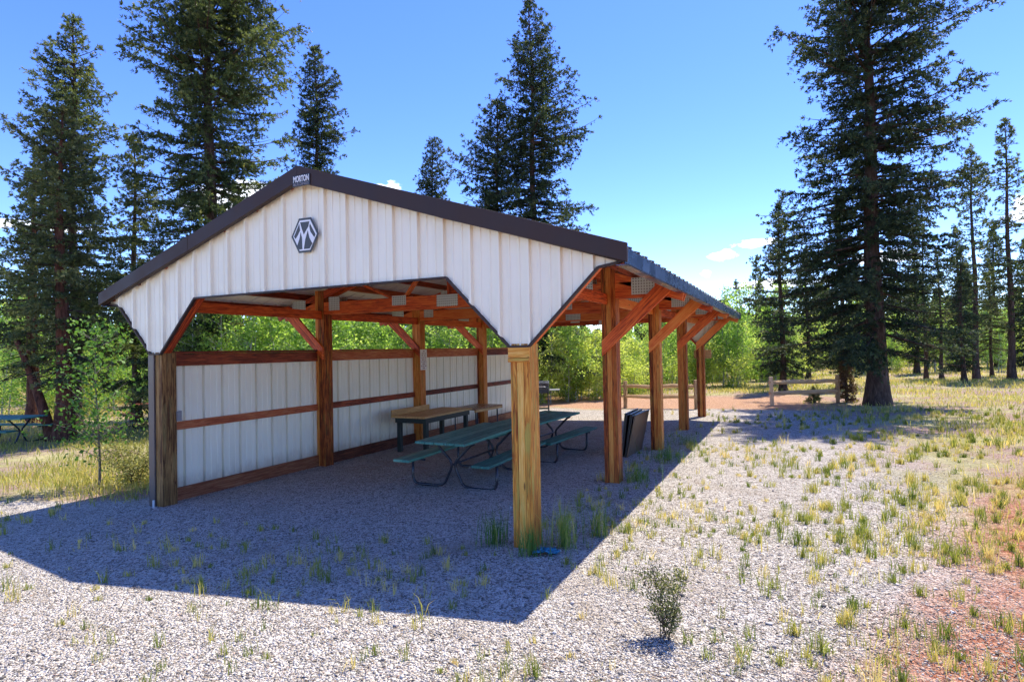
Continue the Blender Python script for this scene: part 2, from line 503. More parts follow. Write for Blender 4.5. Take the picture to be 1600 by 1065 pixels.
def make_ground():
    xs = sinh_axis(-700, 700, 260, 2.0, 9.0); ys = sinh_axis(-120, 900, 260, 0.0, 9.0)
    X, Y = np.meshgrid(xs, ys); Z = gz(X, Y)
    V = np.stack([X, Y, Z], -1).reshape(-1, 3)
    n, k = len(ys), len(xs)
    I = np.arange(n * k).reshape(n, k)
    Q = np.stack([I[:-1, :-1], I[:-1, 1:], I[1:, 1:], I[1:, :-1]], -1).reshape(-1, 4)
    me = np_mesh('ground', V, Q)
    me.polygons.foreach_set('use_smooth', np.ones(len(me.polygons), bool))
    mt, nt, b = new_mat('gravel, dirt and meadow')
    P = nt.node('ShaderNodeNewGeometry').outputs['Position']
    X_, Y_, Z_ = nt.sep(P)
    flat = nt.vmath('MULTIPLY', P, (1, 1, 0))
    n1 = nt.math('SUBTRACT', nt.noise(flat, 0.45, 5, 0.6), 0.5)
    n2 = nt.math('SUBTRACT', nt.noise(flat, 2.2, 5, 0.65), 0.5)
    n3 = nt.noise(flat, 9, 5, 0.7)
    wob = nt.math('ADD', nt.math('MULTIPLY', n1, 3.0), nt.math('MULTIPLY', n2, 1.3))
    # --- gravel: mixed stones
    c1 = nt.voro(flat, 62, 'Color'); c2 = nt.voro(flat, 120, 'Color'); c3 = nt.voro(flat, 24, 'Color')
    s1 = nt.sep(c1)[0]; s2 = nt.sep(c2)[0]; s3 = nt.sep(c3)[0]
    sp = nt.math('ADD', nt.math('MULTIPLY', s1, 0.5), nt.math('ADD', nt.math('MULTIPLY', s2, 0.28), nt.math('MULTIPLY', s3, 0.22)))
    gravel = nt.ramp(sp, [(0.20, (.10, .085, .07)), (0.36, (.36, .32, .27)), (0.48, (.54, .49, .425)), (0.66, (.74, .69, .62))])
    gravel = nt.mix(nt.math('MULTIPLY', nt.mapr(nt.sep(c2)[1], 0.80, 0.9), 0.5), gravel, (.34, .19, .11))
    # fine dust and litter
    gravel = nt.mix(nt.math('MULTIPLY', nt.mapr(n3, 0.52, 0.72), 0.35), gravel, (.20, .16, .115))
    # packed dusty patches, and sandy earth trodden bare under the roof
    pk = nt.mapr(nt.noise(flat, 0.7, 5, 0.6, 0.5), 0.54, 0.70)
    gravel = nt.mix(nt.math('MULTIPLY', pk, 0.6), gravel, (.42, .35, .275))
    td = nt.math('MULTIPLY', nt.mapr(nt.math('ABSOLUTE', nt.math('SUBTRACT', X_, -0.6)), 3.2, 1.0), nt.math('MULTIPLY', nt.mapr(Y_, 1.0, 3.5), nt.mapr(Y_, 11.0, 8.0)))
    gravel = nt.mix(nt.math('MULTIPLY', td, nt.mapr(nt.noise(flat, 1.6, 5, 0.7), 0.35, 0.7, 0.1, 0.75)), gravel, (.36, .25, .17))
    # --- red dirt
    rd = nt.ramp(nt.math('ADD', nt.math('MULTIPLY', n3, 0.6), nt.math('MULTIPLY', s1, 0.4)), [(0.25, (.18, .055, .026)), (0.5, (.50, .175, .085)), (0.8, (.70, .36, .22))])
    road = nt.ramp(nt.math('ADD', nt.math('MULTIPLY', n3, 0.6), nt.math('MULTIPLY', s1, 0.4)), [(0.25, (.32, .16, .09)), (0.5, (.56, .32, .19)), (0.8, (.70, .49, .34))])
    # --- dry meadow soil
    mead = nt.ramp(nt.math('ADD', nt.math('MULTIPLY', n3, 0.55), nt.math('MULTIPLY', nt.noise(flat, 0.8, 4), 0.45)),
                   [(0.3, (.20, .18, .06)), (0.45, (.40, .36, .15)), (0.6, (.56, .50, .26)), (0.75, (.60, .46, .34))])
    pink = nt.ramp(nt.math('ADD', nt.math('MULTIPLY', n3, 0.6), nt.math('MULTIPLY', s1, 0.4)), [(0.25, (.20, .12, .085)), (0.5, (.44, .30, .235)), (0.8, (.60, .46, .38))])
    # masks
    pm = nt.mapr(nt.noise(flat, 0.55, 5, 0.6), 0.42, 0.58)
    soil = nt.mix(pm, mead, pink)
    gr_r = nt.mapr(nt.math('ADD', nt.math('SUBTRACT', X_, nt.math('MULTIPLY', Y_, -0.05)), wob), 8.6, 5.8)
    gr_l = nt.mapr(nt.math('ADD', X_, nt.math('ADD', nt.math('MULTIPLY', wob, 0.35), nt.math('MULTIPLY', nt.mapr(Y_, 0.5, -3.0), 9.0))), -3.9, -3.2)
    gr_b = nt.mapr(nt.math('ADD', Y_, nt.math('MULTIPLY', wob, 0.8)), 15.8, 14.6)
    gm = nt.math('MULTIPLY', nt.math('MULTIPLY', gr_r, gr_l), gr_b)
    col = nt.mix(gm, soil, gravel)
    # road band behind the pavilion
    yy = nt.math('ADD', nt.math('ADD', Y_, nt.math('MULTIPLY', wob, 0.9)), nt.math('MULTIPLY', X_, 0.06))
    rm = nt.math('MULTIPLY', nt.mapr(yy, 15.0, 15.8), nt.mapr(yy, 22.5, 20.5))
    rm = nt.math('MULTIPLY', rm, nt.mapr(X_, 7.5, 5.0))
    col = nt.mix(rm, col, road)
    # red dirt, right foreground
    dm = nt.math('MULTIPLY', nt.mapr(nt.math('ADD', nt.math('SUBTRACT', X_, nt.math('MULTIPLY', Y_, 0.30)), nt.math('MULTIPLY', wob, 0.8)), 5.6, 7.0), nt.mapr(Y_, 7.0, 2.0))
    col = nt.mix(nt.math('MULTIPLY', dm, nt.mapr(n3, 0.75, 0.35, 0.55, 1.0)), col, rd)
    nt.put(b.inputs['Base Color'], col)
    b.inputs['Roughness'].default_value = 0.95; b.inputs['Specular IOR Level'].default_value = 0.15
    d1 = nt.voro(flat, 62, 'Distance'); d2 = nt.voro(flat, 24, 'Distance')
    hgt = nt.math('ADD', nt.math('MULTIPLY', nt.math('ADD', d1, nt.math('MULTIPLY', d2, 0.8)), -1.0), nt.math('MULTIPLY', n3, 0.8))
    nt.put(b.inputs['Normal'], nt.bump(hgt, 1.0, 0.03))
    o = link('ground', me, mt)
    tag(o, kind='structure')


make_ground()


def frustum_points(n, d0, d1, rng, power=1.0, u0=-0.95, u1=0.95):
    """random ground points a walker standing where the photographer stood would see, denser near by"""
    t = rng.random(n)
    D = (d0 ** (1 - power) + t * (d1 ** (1 - power) - d0 ** (1 - power))) ** (1 / (1 - power)) if power != 1 else d0 * (d1 / d0) ** t
    U = rng.uniform(u0, u1, n) * D
    x = CAM[0] + _fw[0] * D + _rt[0] * U; y = CAM[1] + _fw[1] * D + _rt[1] * U
    return x, y, D


def nz(x, y, s, k=0.0):
    return (np.sin(x * s + k) * np.cos(y * s * 1.13 - k) + np.sin((x + y) * s * .61 + 2 * k) + np.sin((x - 1.7 * y) * s * .37 + k * 3)) / 3


# loose stones on the gravel
def make_stones():
    rng = np.random.default_rng(3)
    x, y, D = frustum_points(150000, 2.6, 13, rng, 1.5)
    edge = 7.4 - 1.6 * nz(x, y, 1.3)
    keep = (x < edge) & (y < 14.6) & ((x > -3.2) | (y < -0.6 + 0.3 * nz(x, y, 2)))
    x, y, D = x[keep], y[keep], D[keep]; n = len(x)
    s = rng.lognormal(math.log(0.0036), 0.50, n)
    base = np.array([[1, 0, 0], [0, 1, 0], [-1, 0, 0], [0, -1, 0], [0, 0, 1], [0, 0, -1]], float)
    tri = np.array([[0, 1, 4], [1, 2, 4], [2, 3, 4], [3, 0, 4], [1, 0, 5], [2, 1, 5], [3, 2, 5], [0, 3, 5]])
    J = base[None] * rng.uniform(.65, 1.25, (n, 6, 1)) + rng.normal(0, .16, (n, 6, 3))
    J *= np.stack([s * rng.uniform(.9, 1.6, n), s * rng.uniform(.7, 1.1, n), s * rng.uniform(.5, .85, n)], -1)[:, None, :]
    a = rng.uniform(0, 6.28, n); ca, sa = np.cos(a)[:, None], np.sin(a)[:, None]
    V = np.stack([J[..., 0] * ca - J[..., 1] * sa, J[..., 0] * sa + J[..., 1] * ca, J[..., 2]], -1)
    V += np.stack([x, y, gz(x, y) + s * .3], -1)[:, None, :]
    T = (np.arange(n) * 6)[:, None, None] + tri[None]
    me = np_mesh('gravel_stones', V.reshape(-1, 3), tris=T.reshape(-1, 3), tint=np.repeat(rng.random(n), 6))
    mt, nt, b = new_mat('loose gravel')
    nt.put(b.inputs['Base Color'], nt.ramp(nt.attr('tint'), [(0.0, (.09, .08, .07)), (0.3, (.30, .265, .23)), (0.6, (.48, .43, .37)), (0.9, (.68, .63, .56)), (1.0, (.42, .23, .14))]))
    b.inputs['Roughness'].default_value = 0.9; b.inputs['Specular IOR Level'].default_value = 0.2
    o = link('gravel_stones', me, mt)
    tag(o, 'loose pale gravel stones scattered over the pad around the pavilion', 'gravel', kind='stuff')


make_stones()


# ------------------------------------------------------------------ grass
def blades_mesh(name, x, y, z, h, wd, tint, rng, lean=0.35):
    n = len(x)
    a = rng.uniform(0, 2 * math.pi, n); ln = np.abs(rng.normal(0, lean, n)) + .05
    la = rng.uniform(0, 2 * math.pi, n)
    sx, sy = np.cos(a) * wd * .5, np.sin(a) * wd * .5
    ox, oy = np.cos(la) * ln * h, np.sin(la) * ln * h
    V = np.zeros((n, 5, 3))
    V[:, 0] = np.stack([x - sx, y - sy, z - .01], -1); V[:, 1] = np.stack([x + sx, y + sy, z - .01], -1)
    V[:, 2] = np.stack([x + sx * .8 + ox * .35, y + sy * .8 + oy * .35, z + h * .55], -1)
    V[:, 3] = np.stack([x - sx * .8 + ox * .35, y - sy * .8 + oy * .35, z + h * .55], -1)
    V[:, 4] = np.stack([x + ox, y + oy, z + h * np.clip(1.05 - ln * .35, .5, 1)], -1)
    b = (np.arange(n) * 5)[:, None]
    return np_mesh(name, V.reshape(-1, 3), b + np.array([[0, 1, 2, 3]]), b + np.array([[3, 2, 4]]), np.repeat(tint, 5))


def in_pad(x, y):          # under the roof, where nothing grows
    return (x > -2.95) & (x < 2.6) & (y > -0.2) & (y < 13.2)


def make_grass():
    rng = np.random.default_rng(11)
    # tufts dotted over the gravel
    x, y, D = frustum_points(7000, 3.0, 20, rng, 0.75)
    dens = np.where(x > 3.6, 0.85 + .40 * nz(x, y, 1.1, 1) + 0.05 * (x - 4), 0.20)
    dens = np.where((x > 2.6) & (x < 3.9) & (y > 0.5), 0.75, dens)
    dens = np.where(in_pad(x, y), 0.0, dens)
    dens = np.where((x <= 3.6) & (y > -1.6) & (y < -0.2), 0.3, dens)
    dens = np.where((x > 4.0) & (y < .8), dens * .42, dens)
    dens = dens * np.clip(.75 + 1.1 * nz(x, y, 1.9, 4), .12, 1.3)
    keep = (rng.random(len(x)) < dens) & (x > -6) & (y < 15) & ((x > -3.2) | (y < 0.3))
    x, y, D = x[keep], y[keep], D[keep]; n = len(x)
    big = (x > 5.2) & (rng.random(n) < .35)
    k = np.where(big, rng.integers(25, 70, n), rng.integers(7, 26, n)); idx = np.repeat(np.arange(n), k)
    sz = rng.uniform(.04, .145, n) * np.where(rng.random(n) < .15, 1.5, 1) * np.where(big, 1.12, 1)
    hue = np.clip(rng.beta(1.3, 1.9, n) + np.where(rng.random(n) < .12, .4, 0), 0, 1)
    N = len(idx)
    r = np.abs(rng.normal(0, 1, N)) * (.012 + sz[idx] * .22); a = rng.uniform(0, 6.28, N)
    bx, by = x[idx] + r * np.cos(a), y[idx] + r * np.sin(a)
    h = sz[idx] * rng.uniform(.5, 1.25, N)
    wd = .0035 + .00045 * D[idx]
    t = np.clip(hue[idx] + rng.normal(0, .13, N), 0, 1)
    me = blades_mesh('gravel_grass', bx, by, gz(bx, by), h, wd, t, rng, .4)
    o = link('gravel_grass', me, 'grass')
    tag(o, 'thin green and straw coloured grass tufts sprouting through the gravel', 'grass', kind='stuff')
    # litter: dead needles, stems and twigs lying about
    lx, ly, lD = frustum_points(26000, 2.8, 14, rng, 1.2)
    kp = (~in_pad(lx, ly)) & (rng.random(len(lx)) < np.clip(.25 + .6 * nz(lx, ly, 1.2, 9) + .08 * (lx - 3), .04, 1)) & (lx > -4)
    lx, ly = lx[kp], ly[kp]; n = len(lx); a = rng.uniform(0, 6.28, n); L_ = rng.uniform(.02, .09, n); w_ = rng.uniform(.002, .0045, n); lz = gz(lx, ly) + .012
    dx, dy = np.cos(a) * L_ * .5, np.sin(a) * L_ * .5; sx, sy = -np.sin(a) * w_ * .5, np.cos(a) * w_ * .5; tz = rng.normal(0, .15, n) * L_
    V = np.stack([np.stack([lx - dx - sx, ly - dy - sy, lz - tz], -1), np.stack([lx + dx - sx, ly + dy - sy, lz + tz], -1), np.stack([lx + dx + sx, ly + dy + sy, lz + tz], -1), np.stack([lx - dx + sx, ly - dy + sy, lz - tz], -1)], 1).reshape(-1, 3)
    me = np_mesh('dead_litter', V, np.arange(len(V)).reshape(-1, 4), tint=np.repeat(rng.random(n), 4))
    mt, nt, b = new_mat('dry litter'); nt.put(b.inputs['Base Color'], nt.ramp(nt.attr('tint'), [(0, (.06, .045, .035)), (.5, (.20, .15, .10)), (1, (.48, .38, .24))])); b.inputs['Roughness'].default_value = .9
    tag(link('dead_litter', me, mt), 'dead needles, stems and twigs littering the gravel', 'litter', kind='stuff')
    # meadow
    x, y, D = frustum_points(300000, 5.5, 60, rng, 1.05, -1.0, 1.0)
    right = sstep(5.6, 12.5, x + 1.2 * nz(x, y, .8, 2) + .12 * np.maximum(y - 9, 0)) * np.where(y < 3.5, .22, .48)
    left = sstep(-3.3, -4.6, x) * sstep(-.6, 1.0, y + .3 * nz(x, y, 1.5))
    back = sstep(20.5, 23.5, y + .06 * x + 1.2 * nz(x, y, .7))
    dens = np.maximum(np.maximum(right, left), back)
    road = (y + .06 * x > 15.2) & (y + .06 * x < 21.0) & (x < 5.5)
    dens = dens * np.clip(.55 + .75 * nz(x, y, .9, 5) + .35 * nz(x, y, 3.1, 1), .06, 1)
    dens = np.where(road, dens * .08, dens); dens = np.where(in_pad(x, y), 0, dens)
    keep = rng.random(len(x)) < dens
    x, y, D = x[keep], y[keep], D[keep]; n = len(x)
    h = rng.uniform(.07, .22, n) * (1 + .5 * nz(x, y, .6, 3))
    t = np.clip(.56 + .30 * nz(x, y, .75, 7) + rng.normal(0, .17, n), 0, 1)
    me = blades_mesh('meadow_grass', x, y, gz(x, y), h, .004 + .0008 * D, t, rng, .55)
    o = link('meadow_grass', me, 'grass')
    tag(o, 'dry yellow green meadow grass growing around the gravel pad', 'grass', kind='stuff')


make_grass()


def grass_clump(name, cx, cy, n, spread, h0, h1, label, mat='grass_green', seed=1, hue=.4, lean=.22):
    rng = np.random.default_rng(seed)
    a = rng.uniform(0, 6.28, n); r = np.abs(rng.normal(0, spread, n))
    x, y = r * np.cos(a), r * np.sin(a)
    z = gz(cx + x, cy + y) - float(gz(cx, cy))
    h = rng.uniform(h0, h1, n)
    me = blades_mesh(name, x, y, z, h, np.full(n, .007), np.clip(hue + rng.normal(0, .2, n), 0, 1), rng, lean)
    o = link(name, me, mat)
    o.location = (cx, cy, float(gz(cx, cy)))
    tag(o, label, 'grass clump', 'tall grass clumps at the front of the pavilion')
    return o


# ------------------------------------------------------------------ pavilion
WI, WO, ZB, XI, ZC, XO, ZO = 2.727, 2.946, 2.090, 1.994, 2.840, 3.673, 2.819
HR, HE, WE = 4.265, 2.962, 3.960
SLOPE = (HR - HE) / WE
BAY, LEN = 3.186, 12.744
YF, YB = -0.10, LEN + 0.22
POST_Y = [0.11 + BAY * k for k in range(5)]
POST_Y[0] = 0.105


def roof_z(x):
    return HR - SLOPE * abs(x)


pav = empty('picnic_pavilion', (0, 0, 0), 0, 'open picnic pavilion with white gable, brown roof and red stained timber frame', 'pavilion')

RIB = 0.3305


def rib_profile(a, b, phase=0.0, major=0.040, minor=0.007):
    """list of (coordinate, height) of ribbed steel between a and b"""
    pts = []
    k0 = math.floor((a - phase) / RIB) - 1
    k1 = math.ceil((b - phase) / RIB) + 1
    for k in range(k0, k1 + 1):
        c = phase + k * RIB
        pts += [(c - .024, 0), (c - .014, major), (c + .014, major), (c + .024, 0)]
        for q in (RIB / 3, RIB * 2 / 3):
            pts += [(c + q - .016, 0), (c + q - .007, minor), (c + q + .007, minor), (c + q + .016, 0)]
    pts.sort()
    out = [p for p in pts if a < p[0] < b]
    def hh(x):
        for (x0, h0), (x1, h1) in zip(pts, pts[1:]):
            if x0 <= x <= x1:
                return h0 + (h1 - h0) * (x - x0) / max(1e-9, x1 - x0)
        return 0
    return [(a, hh(a))] + out + [(b, hh(b))], hh


def gable_panel(y, sgn, name):
    prof, hh = rib_profile(-WE + .05, WE - .05, -0.02)
    ks = [-XO, -WO, -WI, -XI, XI, WI, WO, XO, 0.0]
    prof = sorted(prof + [(k, hh(k)) for k in ks])
    def bot(x):
        ax = abs(x)
        if ax <= XI: return ZC
        if ax <= WI: return ZC + (ZB - ZC) * (ax - XI) / (WI - XI)
        if ax <= WO: return ZB
        if ax <= XO: return ZB + (ZO - ZB) * (ax - WO) / (XO - WO)
        return ZO + (roof_z(x) - .10 - ZO) * (ax - XO) / (WE - XO) * .6
    mb = MB()
    vs = []; n = len(prof)
    for x, h in prof: vs.append((x, y + sgn * h, bot(x)))
    for x, h in prof: vs.append((x, y + sgn * h, max(bot(x) + .004, roof_z(x) - .035)))
    for x, h in prof: vs.append((x, y + sgn * (h - .004), bot(x)))
    for x, h in prof: vs.append((x, y + sgn * (h - .004), max(bot(x) + .004, roof_z(x) - .035)))
    fs = []
    for i in range(n - 1):
        fs.append((i, i + 1, n + i + 1, n + i)); fs.append((2 * n + i + 1, 2 * n + i, 3 * n + i, 3 * n + i + 1))
        fs.append((i + 1, i, 2 * n + i, 2 * n + i + 1))
    mb.add(vs, fs)
    return mb.build(name, 'siding', pav)


gf = gable_panel(0.0, -1, 'gable_siding')
gb = gable_panel(YB - .10, 1, 'gable_siding')

# trim strip along the lower edge of each gable's siding and timbers that back it
for yy, sg in ((0.0, -1), (YB - .10, 1)):
    mb = MB(); tb = MB()
    edge = [(-XO - .22, ZO + .035), (-XO, ZO), (-WO, ZB), (-WI, ZB), (-XI, ZC), (XI, ZC), (WI, ZB), (WO, ZB), (XO, ZO), (XO + .22, ZO + .035)]
    for (xa, za), (xb, zb) in zip(edge, edge[1:]):
        mb.beam((xa, yy + sg * .018, za - .008), (xb, yy + sg * .018, zb - .008), .046, .022)
    mb.build('siding_edge_trim', 'brown_metal', pav)
    for (xa, za), (xb, zb) in ((edge[1], edge[2]), (edge[3], edge[4]), (edge[4], edge[5]), (edge[5], edge[6]), (edge[7], edge[8])):
        d = Vector((xb - xa, 0, zb - za)).normalized(); nrm = Vector((-d.z, 0, d.x))
        if nrm.z < 0: nrm = -nrm
        off = nrm * .028
        y0 = yy - sg * .075
        tb.beam((xa + off.x, y0, za + off.z), (xb + off.x, y0, zb + off.z), .13, .045, tuple(nrm))
    tb.build('gable_frame', 'red', pav, 0.003)

# roof: two ribbed slopes, brown above and pale below
for sg, nm in ((-1, 'roof_slope'), (1, 'roof_slope')):
    prof, hh = rib_profile(YF, YB, 0.05, .024, .005)
    mb = MB(); n = len(prof); vs = []
    nx, nzv = sg * math.sin(math.atan(SLOPE)), math.cos(math.atan(SLOPE))
    for lvl in (0.0, -0.006):
        for (x, z) in ((0.0, HR), (sg * (WE + .012), HR - SLOPE * (WE + .012))):
            for y, h in prof:
                vs.append((x + nx * (h + lvl), y, z + nzv * (h + lvl)))
    top = []; botf = []
    for i in range(n - 1):
        top.append((i, i + 1, n + i + 1, n + i)); botf.append((2 * n + i + 1, 2 * n + i, 3 * n + i, 3 * n + i + 1))
        top.append((n + i, n + i + 1, 3 * n + i + 1, 3 * n + i))
    mb.add(vs, top, mi=0)
    mb.f += [list(f) for f in botf]; mb.mi += [1] * len(botf); mb.uv += [(0, 0)] * (4 * len(botf))
    mb.build(nm, 'roof_metal', pav, extra=('liner',))
# ridge cap
mb = MB()
for sg in (-1, 1):
    mb.beam((sg * .11, YF - .01, HR - SLOPE * .11 + .034), (sg * .11, YB + .01, HR - SLOPE * .11 + .034), .24, .010, (sg * SLOPE, 0, 1))
mb.build('ridge_cap', 'roof_metal', pav)
# rake trim boards, front and back
for yy in (YF - .014, YB + .014):
    for sg in (-1, 1):
        mb = MB()
        mb.prism_xz([(0, HR + .040), (sg * 2.0, HR + .040 - SLOPE * 2.0), (sg * 2.0, HR - .155 - SLOPE * 2.0), (0, HR - .155)], yy - .018, yy + .018)
        mb.prism_xz([(sg * 1.98, HR + .044 - SLOPE * 1.98), (sg * (WE + .02), HR + .044 - SLOPE * (WE + .02)), (sg * (WE + .02), HR - .130 - SLOPE * (WE + .02)), (sg * 1.98, HR - .158 - SLOPE * 1.98)], yy - .022, yy + .014)
        # return under the overhang
        mb.prism_xz([(0, HR - .142), (sg * WE, HR - .130 - SLOPE * WE), (sg * WE, HR - .142 - SLOPE * WE), (0, HR - .154)], yy + .018, yy + .060) if yy < 0 else None
        mb.build('rake_trim', 'brown_metal', pav, 0.004)
# eave trims
for sg in (-1, 1):
    mb = MB()
    x = sg * (WE + .0)
    mb.box(x - .011, x + .011, YF, YB, HE - .148, HE + .0, 'y')
    mb.box(min(x, x - sg * .10), max(x, x - sg * .10), YF + .02, YB - .02, HE - .156, HE - .149, 'y')
    mb.build('eave_trim', 'eave_sky_tinted', pav)

# posts
def ground_at(x, y): return float(gz(x, y))


PW = WO - WI
for k, y in enumerate(POST_Y):
    for sg in (-1, 1):
        xa, xb = sorted((sg * WI, sg * WO))
        mb = MB()
        mat = 'post'
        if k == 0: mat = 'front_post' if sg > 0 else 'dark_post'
        top = ZB + .02 if k in (0,) else 3.25
        if k == 4: top = ZB + .02
        z0 = ground_at(sg * 2.8, y) - .25
        t3 = (xb - xa) / 3
        dpt = PW * .5
        for q in range(3):          # laminated plies
            jz = rs.uniform(-.002, .002)
            mb.box(xa + q * t3 + .001, xa + (q + 1) * t3 - .001, y - dpt + jz, y + dpt + jz, z0, top, 'z', None)
        mb.build('post', mat, pav, 0.005)
# cap blocks on the two front corner posts
for sg in (1,):
    mb = MB()
    mb.box(sg * 2.83 - .118, sg * 2.83 + .118, -.024, .002, 1.97, 2.075, 'x', .7)
    mb.box(sg * 2.83 - .116, sg * 2.83 + .116, -.034, .002, 1.925, 1.968, 'x', .3)
    mb.build('post_cap', 'front_post', pav, 0.004)

# knee braces at the inner posts and the rear ones
for k in (1, 2, 3, 4):
    for sg in (-1, 1):
        y = POST_Y[k] - PW / 2 - .024
        mb = MB()
        mb.prism_xz([(sg * 2.735, 1.93), (sg * 2.735, 2.16), (sg * 3.60, 2.985), (sg * 3.86, 2.945), (sg * 3.86, 2.93)], y - .021, y + .021)
        # grain along the plank
        a = math.atan2(.82, sg * .86)
        mb.uv = [((u - 2.7 * sg) * math.cos(a) + (v - 1.9) * math.sin(a) + 7 * k, -(u - 2.7 * sg) * math.sin(a) + (v - 1.9) * math.cos(a) + 3 * sg) for u, v in mb.uv]
        mb.build('knee_brace', 'red', pav, 0.004)

# trusses
def truss(y, gable=False):
    mb = MB()
    for dy in ((-.085, .085) if not gable else (0.0,)):
        t = rs.random()
        mb.beam((-3.46, y + dy, 2.905), (0.02, y + dy, 2.905), .04, .23, tint=t)
        mb.beam((0.022, y + dy, 2.905), (3.46, y + dy, 2.905), .04, .23, tint=rs.random())
        for sg in (-1, 1):
            zt = lambda x: roof_z(x) - .115 - .085
            mb.beam((sg * 3.93, y + dy, zt(3.93)), (sg * .03, y + dy, zt(.03)), .04, .14)
    for sg in (-1, 1):
        zt = lambda x: roof_z(x) - .27
        mb.beam((sg * .98, y, 2.95), (sg * .10, y, zt(.1)), .038, .10, (0, 1, 0))
        mb.beam((sg * 1.02, y, 2.95), (sg * 2.0, y, zt(2.0) + .03), .038, .10, (0, 1, 0))
        mb.beam((sg * 3.36, y, 2.80), (sg * 3.36, y, zt(3.36) + .06), .038, .20, (0, 1, 0))
    mb.beam((0, y, 2.95), (0, y, zt(0)), .038, .09, (0, 1, 0))
    o = mb.build('truss', 'red', pav, 0.003)
    offs = (-.085 - .0225, .085 + .0225) if not gable else (-.0225, .0225)
    for dy in offs:
        for cx, cz, wx, wz in ((-.98, 2.965, .30, .17), (.98, 2.965, .30, .17), (0.02, 2.915, .42, .20), (-2.47, 2.985, .26, .26), (2.47, 2.985, .26, .26), (-3.36, 2.95, .34, .25), (3.36, 2.95, .34, .25), (0, roof_z(0) - .24, .30, .20), (-2.0, roof_z(2) - .22, .24, .16), (2.0, roof_z(2) - .22, .24, .16)):
            pm = MB(); pm.box(cx - wx / 2, cx + wx / 2, y + dy - .0015, y + dy + .0015, cz - wz / 2, cz + wz / 2, 'x')
            pm.build('nail_plate', 'plate', o)


for k in (1, 2, 3):
    truss(POST_Y[k] )
truss(POST_Y[4] - .26, True)
# purlins on edge over the trusses
for sg in (-1, 1):
    for i in range(7):
        x = sg * (0.22 + i * .60)
        z = roof_z(x) - .066
        mb = MB(); mb.beam((x, -.05, z), (x, YB - .14, z), .04, .115, (sg * SLOPE, 0, 1)); mb.build('purlin', 'rail_red', pav, 0.003)
# eave girders along the post rows
for sg in (-1, 1):
    for k in range(4):
        mb = MB(); mb.box(sg * 2.80 - .022, sg * 2.80 + .022, POST_Y[k] + PW / 2 + .003, POST_Y[k + 1] - PW / 2 - .003, 2.70, 2.86, 'y')
        mb.build('eave_girder', 'red', pav, 0.004) if sg < 0 or True else None

# left wall: steel panels between rails
for k in range(4):
    ya, yb = POST_Y[k] + PW / 2 + .002, POST_Y[k + 1] - PW / 2 - .002
    zg = ground_at(-2.9, (ya + yb) / 2)
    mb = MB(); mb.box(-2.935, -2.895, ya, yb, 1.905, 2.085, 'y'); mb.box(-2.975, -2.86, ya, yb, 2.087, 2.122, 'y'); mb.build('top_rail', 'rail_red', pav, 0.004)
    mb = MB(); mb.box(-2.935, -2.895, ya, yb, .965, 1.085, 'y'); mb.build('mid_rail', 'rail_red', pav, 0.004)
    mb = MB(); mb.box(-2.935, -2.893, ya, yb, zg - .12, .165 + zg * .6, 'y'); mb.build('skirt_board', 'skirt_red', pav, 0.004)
    # panel
    y0, y1 = POST_Y[k] - (.0 if k else .02), POST_Y[k + 1]
    prof, hh = rib_profile(y0 + .001, y1 - .001, 0.14, .048, .009)
    mb = MB(); n = len(prof); vs = []
    for dx in (0.0, -.004):
        for z in (zg - .05, 1.995):
            for y, h in prof: vs.append((-2.940 - h + dx, y, z))
    fs = []
    for i in range(n - 1):
        fs.append((i, i + 1, n + i + 1, n + i)); fs.append((2 * n + i + 1, 2 * n + i, 3 * n + i, 3 * n + i + 1)); fs.append((n + i, n + i + 1, 3 * n + i + 1, 3 * n + i))
    mb.add(vs, fs); mb.build('wall_panel', 'wall_siding', pav)
# corner trim on the left front post, with conduit and a small box
mb = MB(); mb.box(-3.005, -2.868, -.024, -.010, -.2, 2.075); mb.box(-3.005, -2.991, -.010, .16, -.2, 2.075); mb.box(-2.880, -2.868, -.034, -.0245, -.2, 2.075)
mb.build('corner_trim', 'trim_corner', pav, 0.002)
mb = MB(); mb.tube([(-2.86, -.055, -.25), (-2.86, -.055, .03)], .016, 10); mb.build('conduit', 'pvc', pav, smooth=True)
mb = MB(); mb.box(-2.726, -2.685, .20, .26, 1.12, 1.26); mb.build('switch_box', 'grey_paint', pav, 0.004)

# emblem on the front gable (hexagon plate with white ring and M)
def flat_prism(pts, y, t, name, mat, parent):
    mb = MB(); mb.prism_xz(pts, y - t, y); return mb.build(name, mat, parent)


em = flat_prism([(-.067, 3.690), (.130, 3.686), (.248, 3.480), (.124, 3.270), (-.074, 3.272), (-.192, 3.480)], -.0405, .002, 'emblem', 'dark_paint', pav)
flat_prism([(-.052, 3.664), (.115, 3.661), (.217, 3.480), (.108, 3.296), (-.058, 3.297), (-.161, 3.480)], -.0428, .0015, 'emblem_field', 'white_paint', em)
for pts in ([(-.060, 3.625), (-.047, 3.545), (-.085, 3.490), (-.124, 3.447), (-.147, 3.478)],
            [(-.045, 3.642), (.103, 3.639), (.086, 3.581), (.012, 3.490), (-.016, 3.555)],
            [(-.039, 3.520), (-.019, 3.455), (-.014, 3.314), (-.064, 3.314), (-.097, 3.363), (-.057, 3.447)],
            [(.076, 3.532), (.099, 3.444), (.146, 3.370), (.100, 3.311), (.010, 3.313), (.034, 3.425)],
            [(.111, 3.612), (.199, 3.472), (.178, 3.440), (.117, 3.516), (.102, 3.579)]):
    flat_prism(pts, -.0445, .0015, 'emblem_mark', 'dark_paint', em)


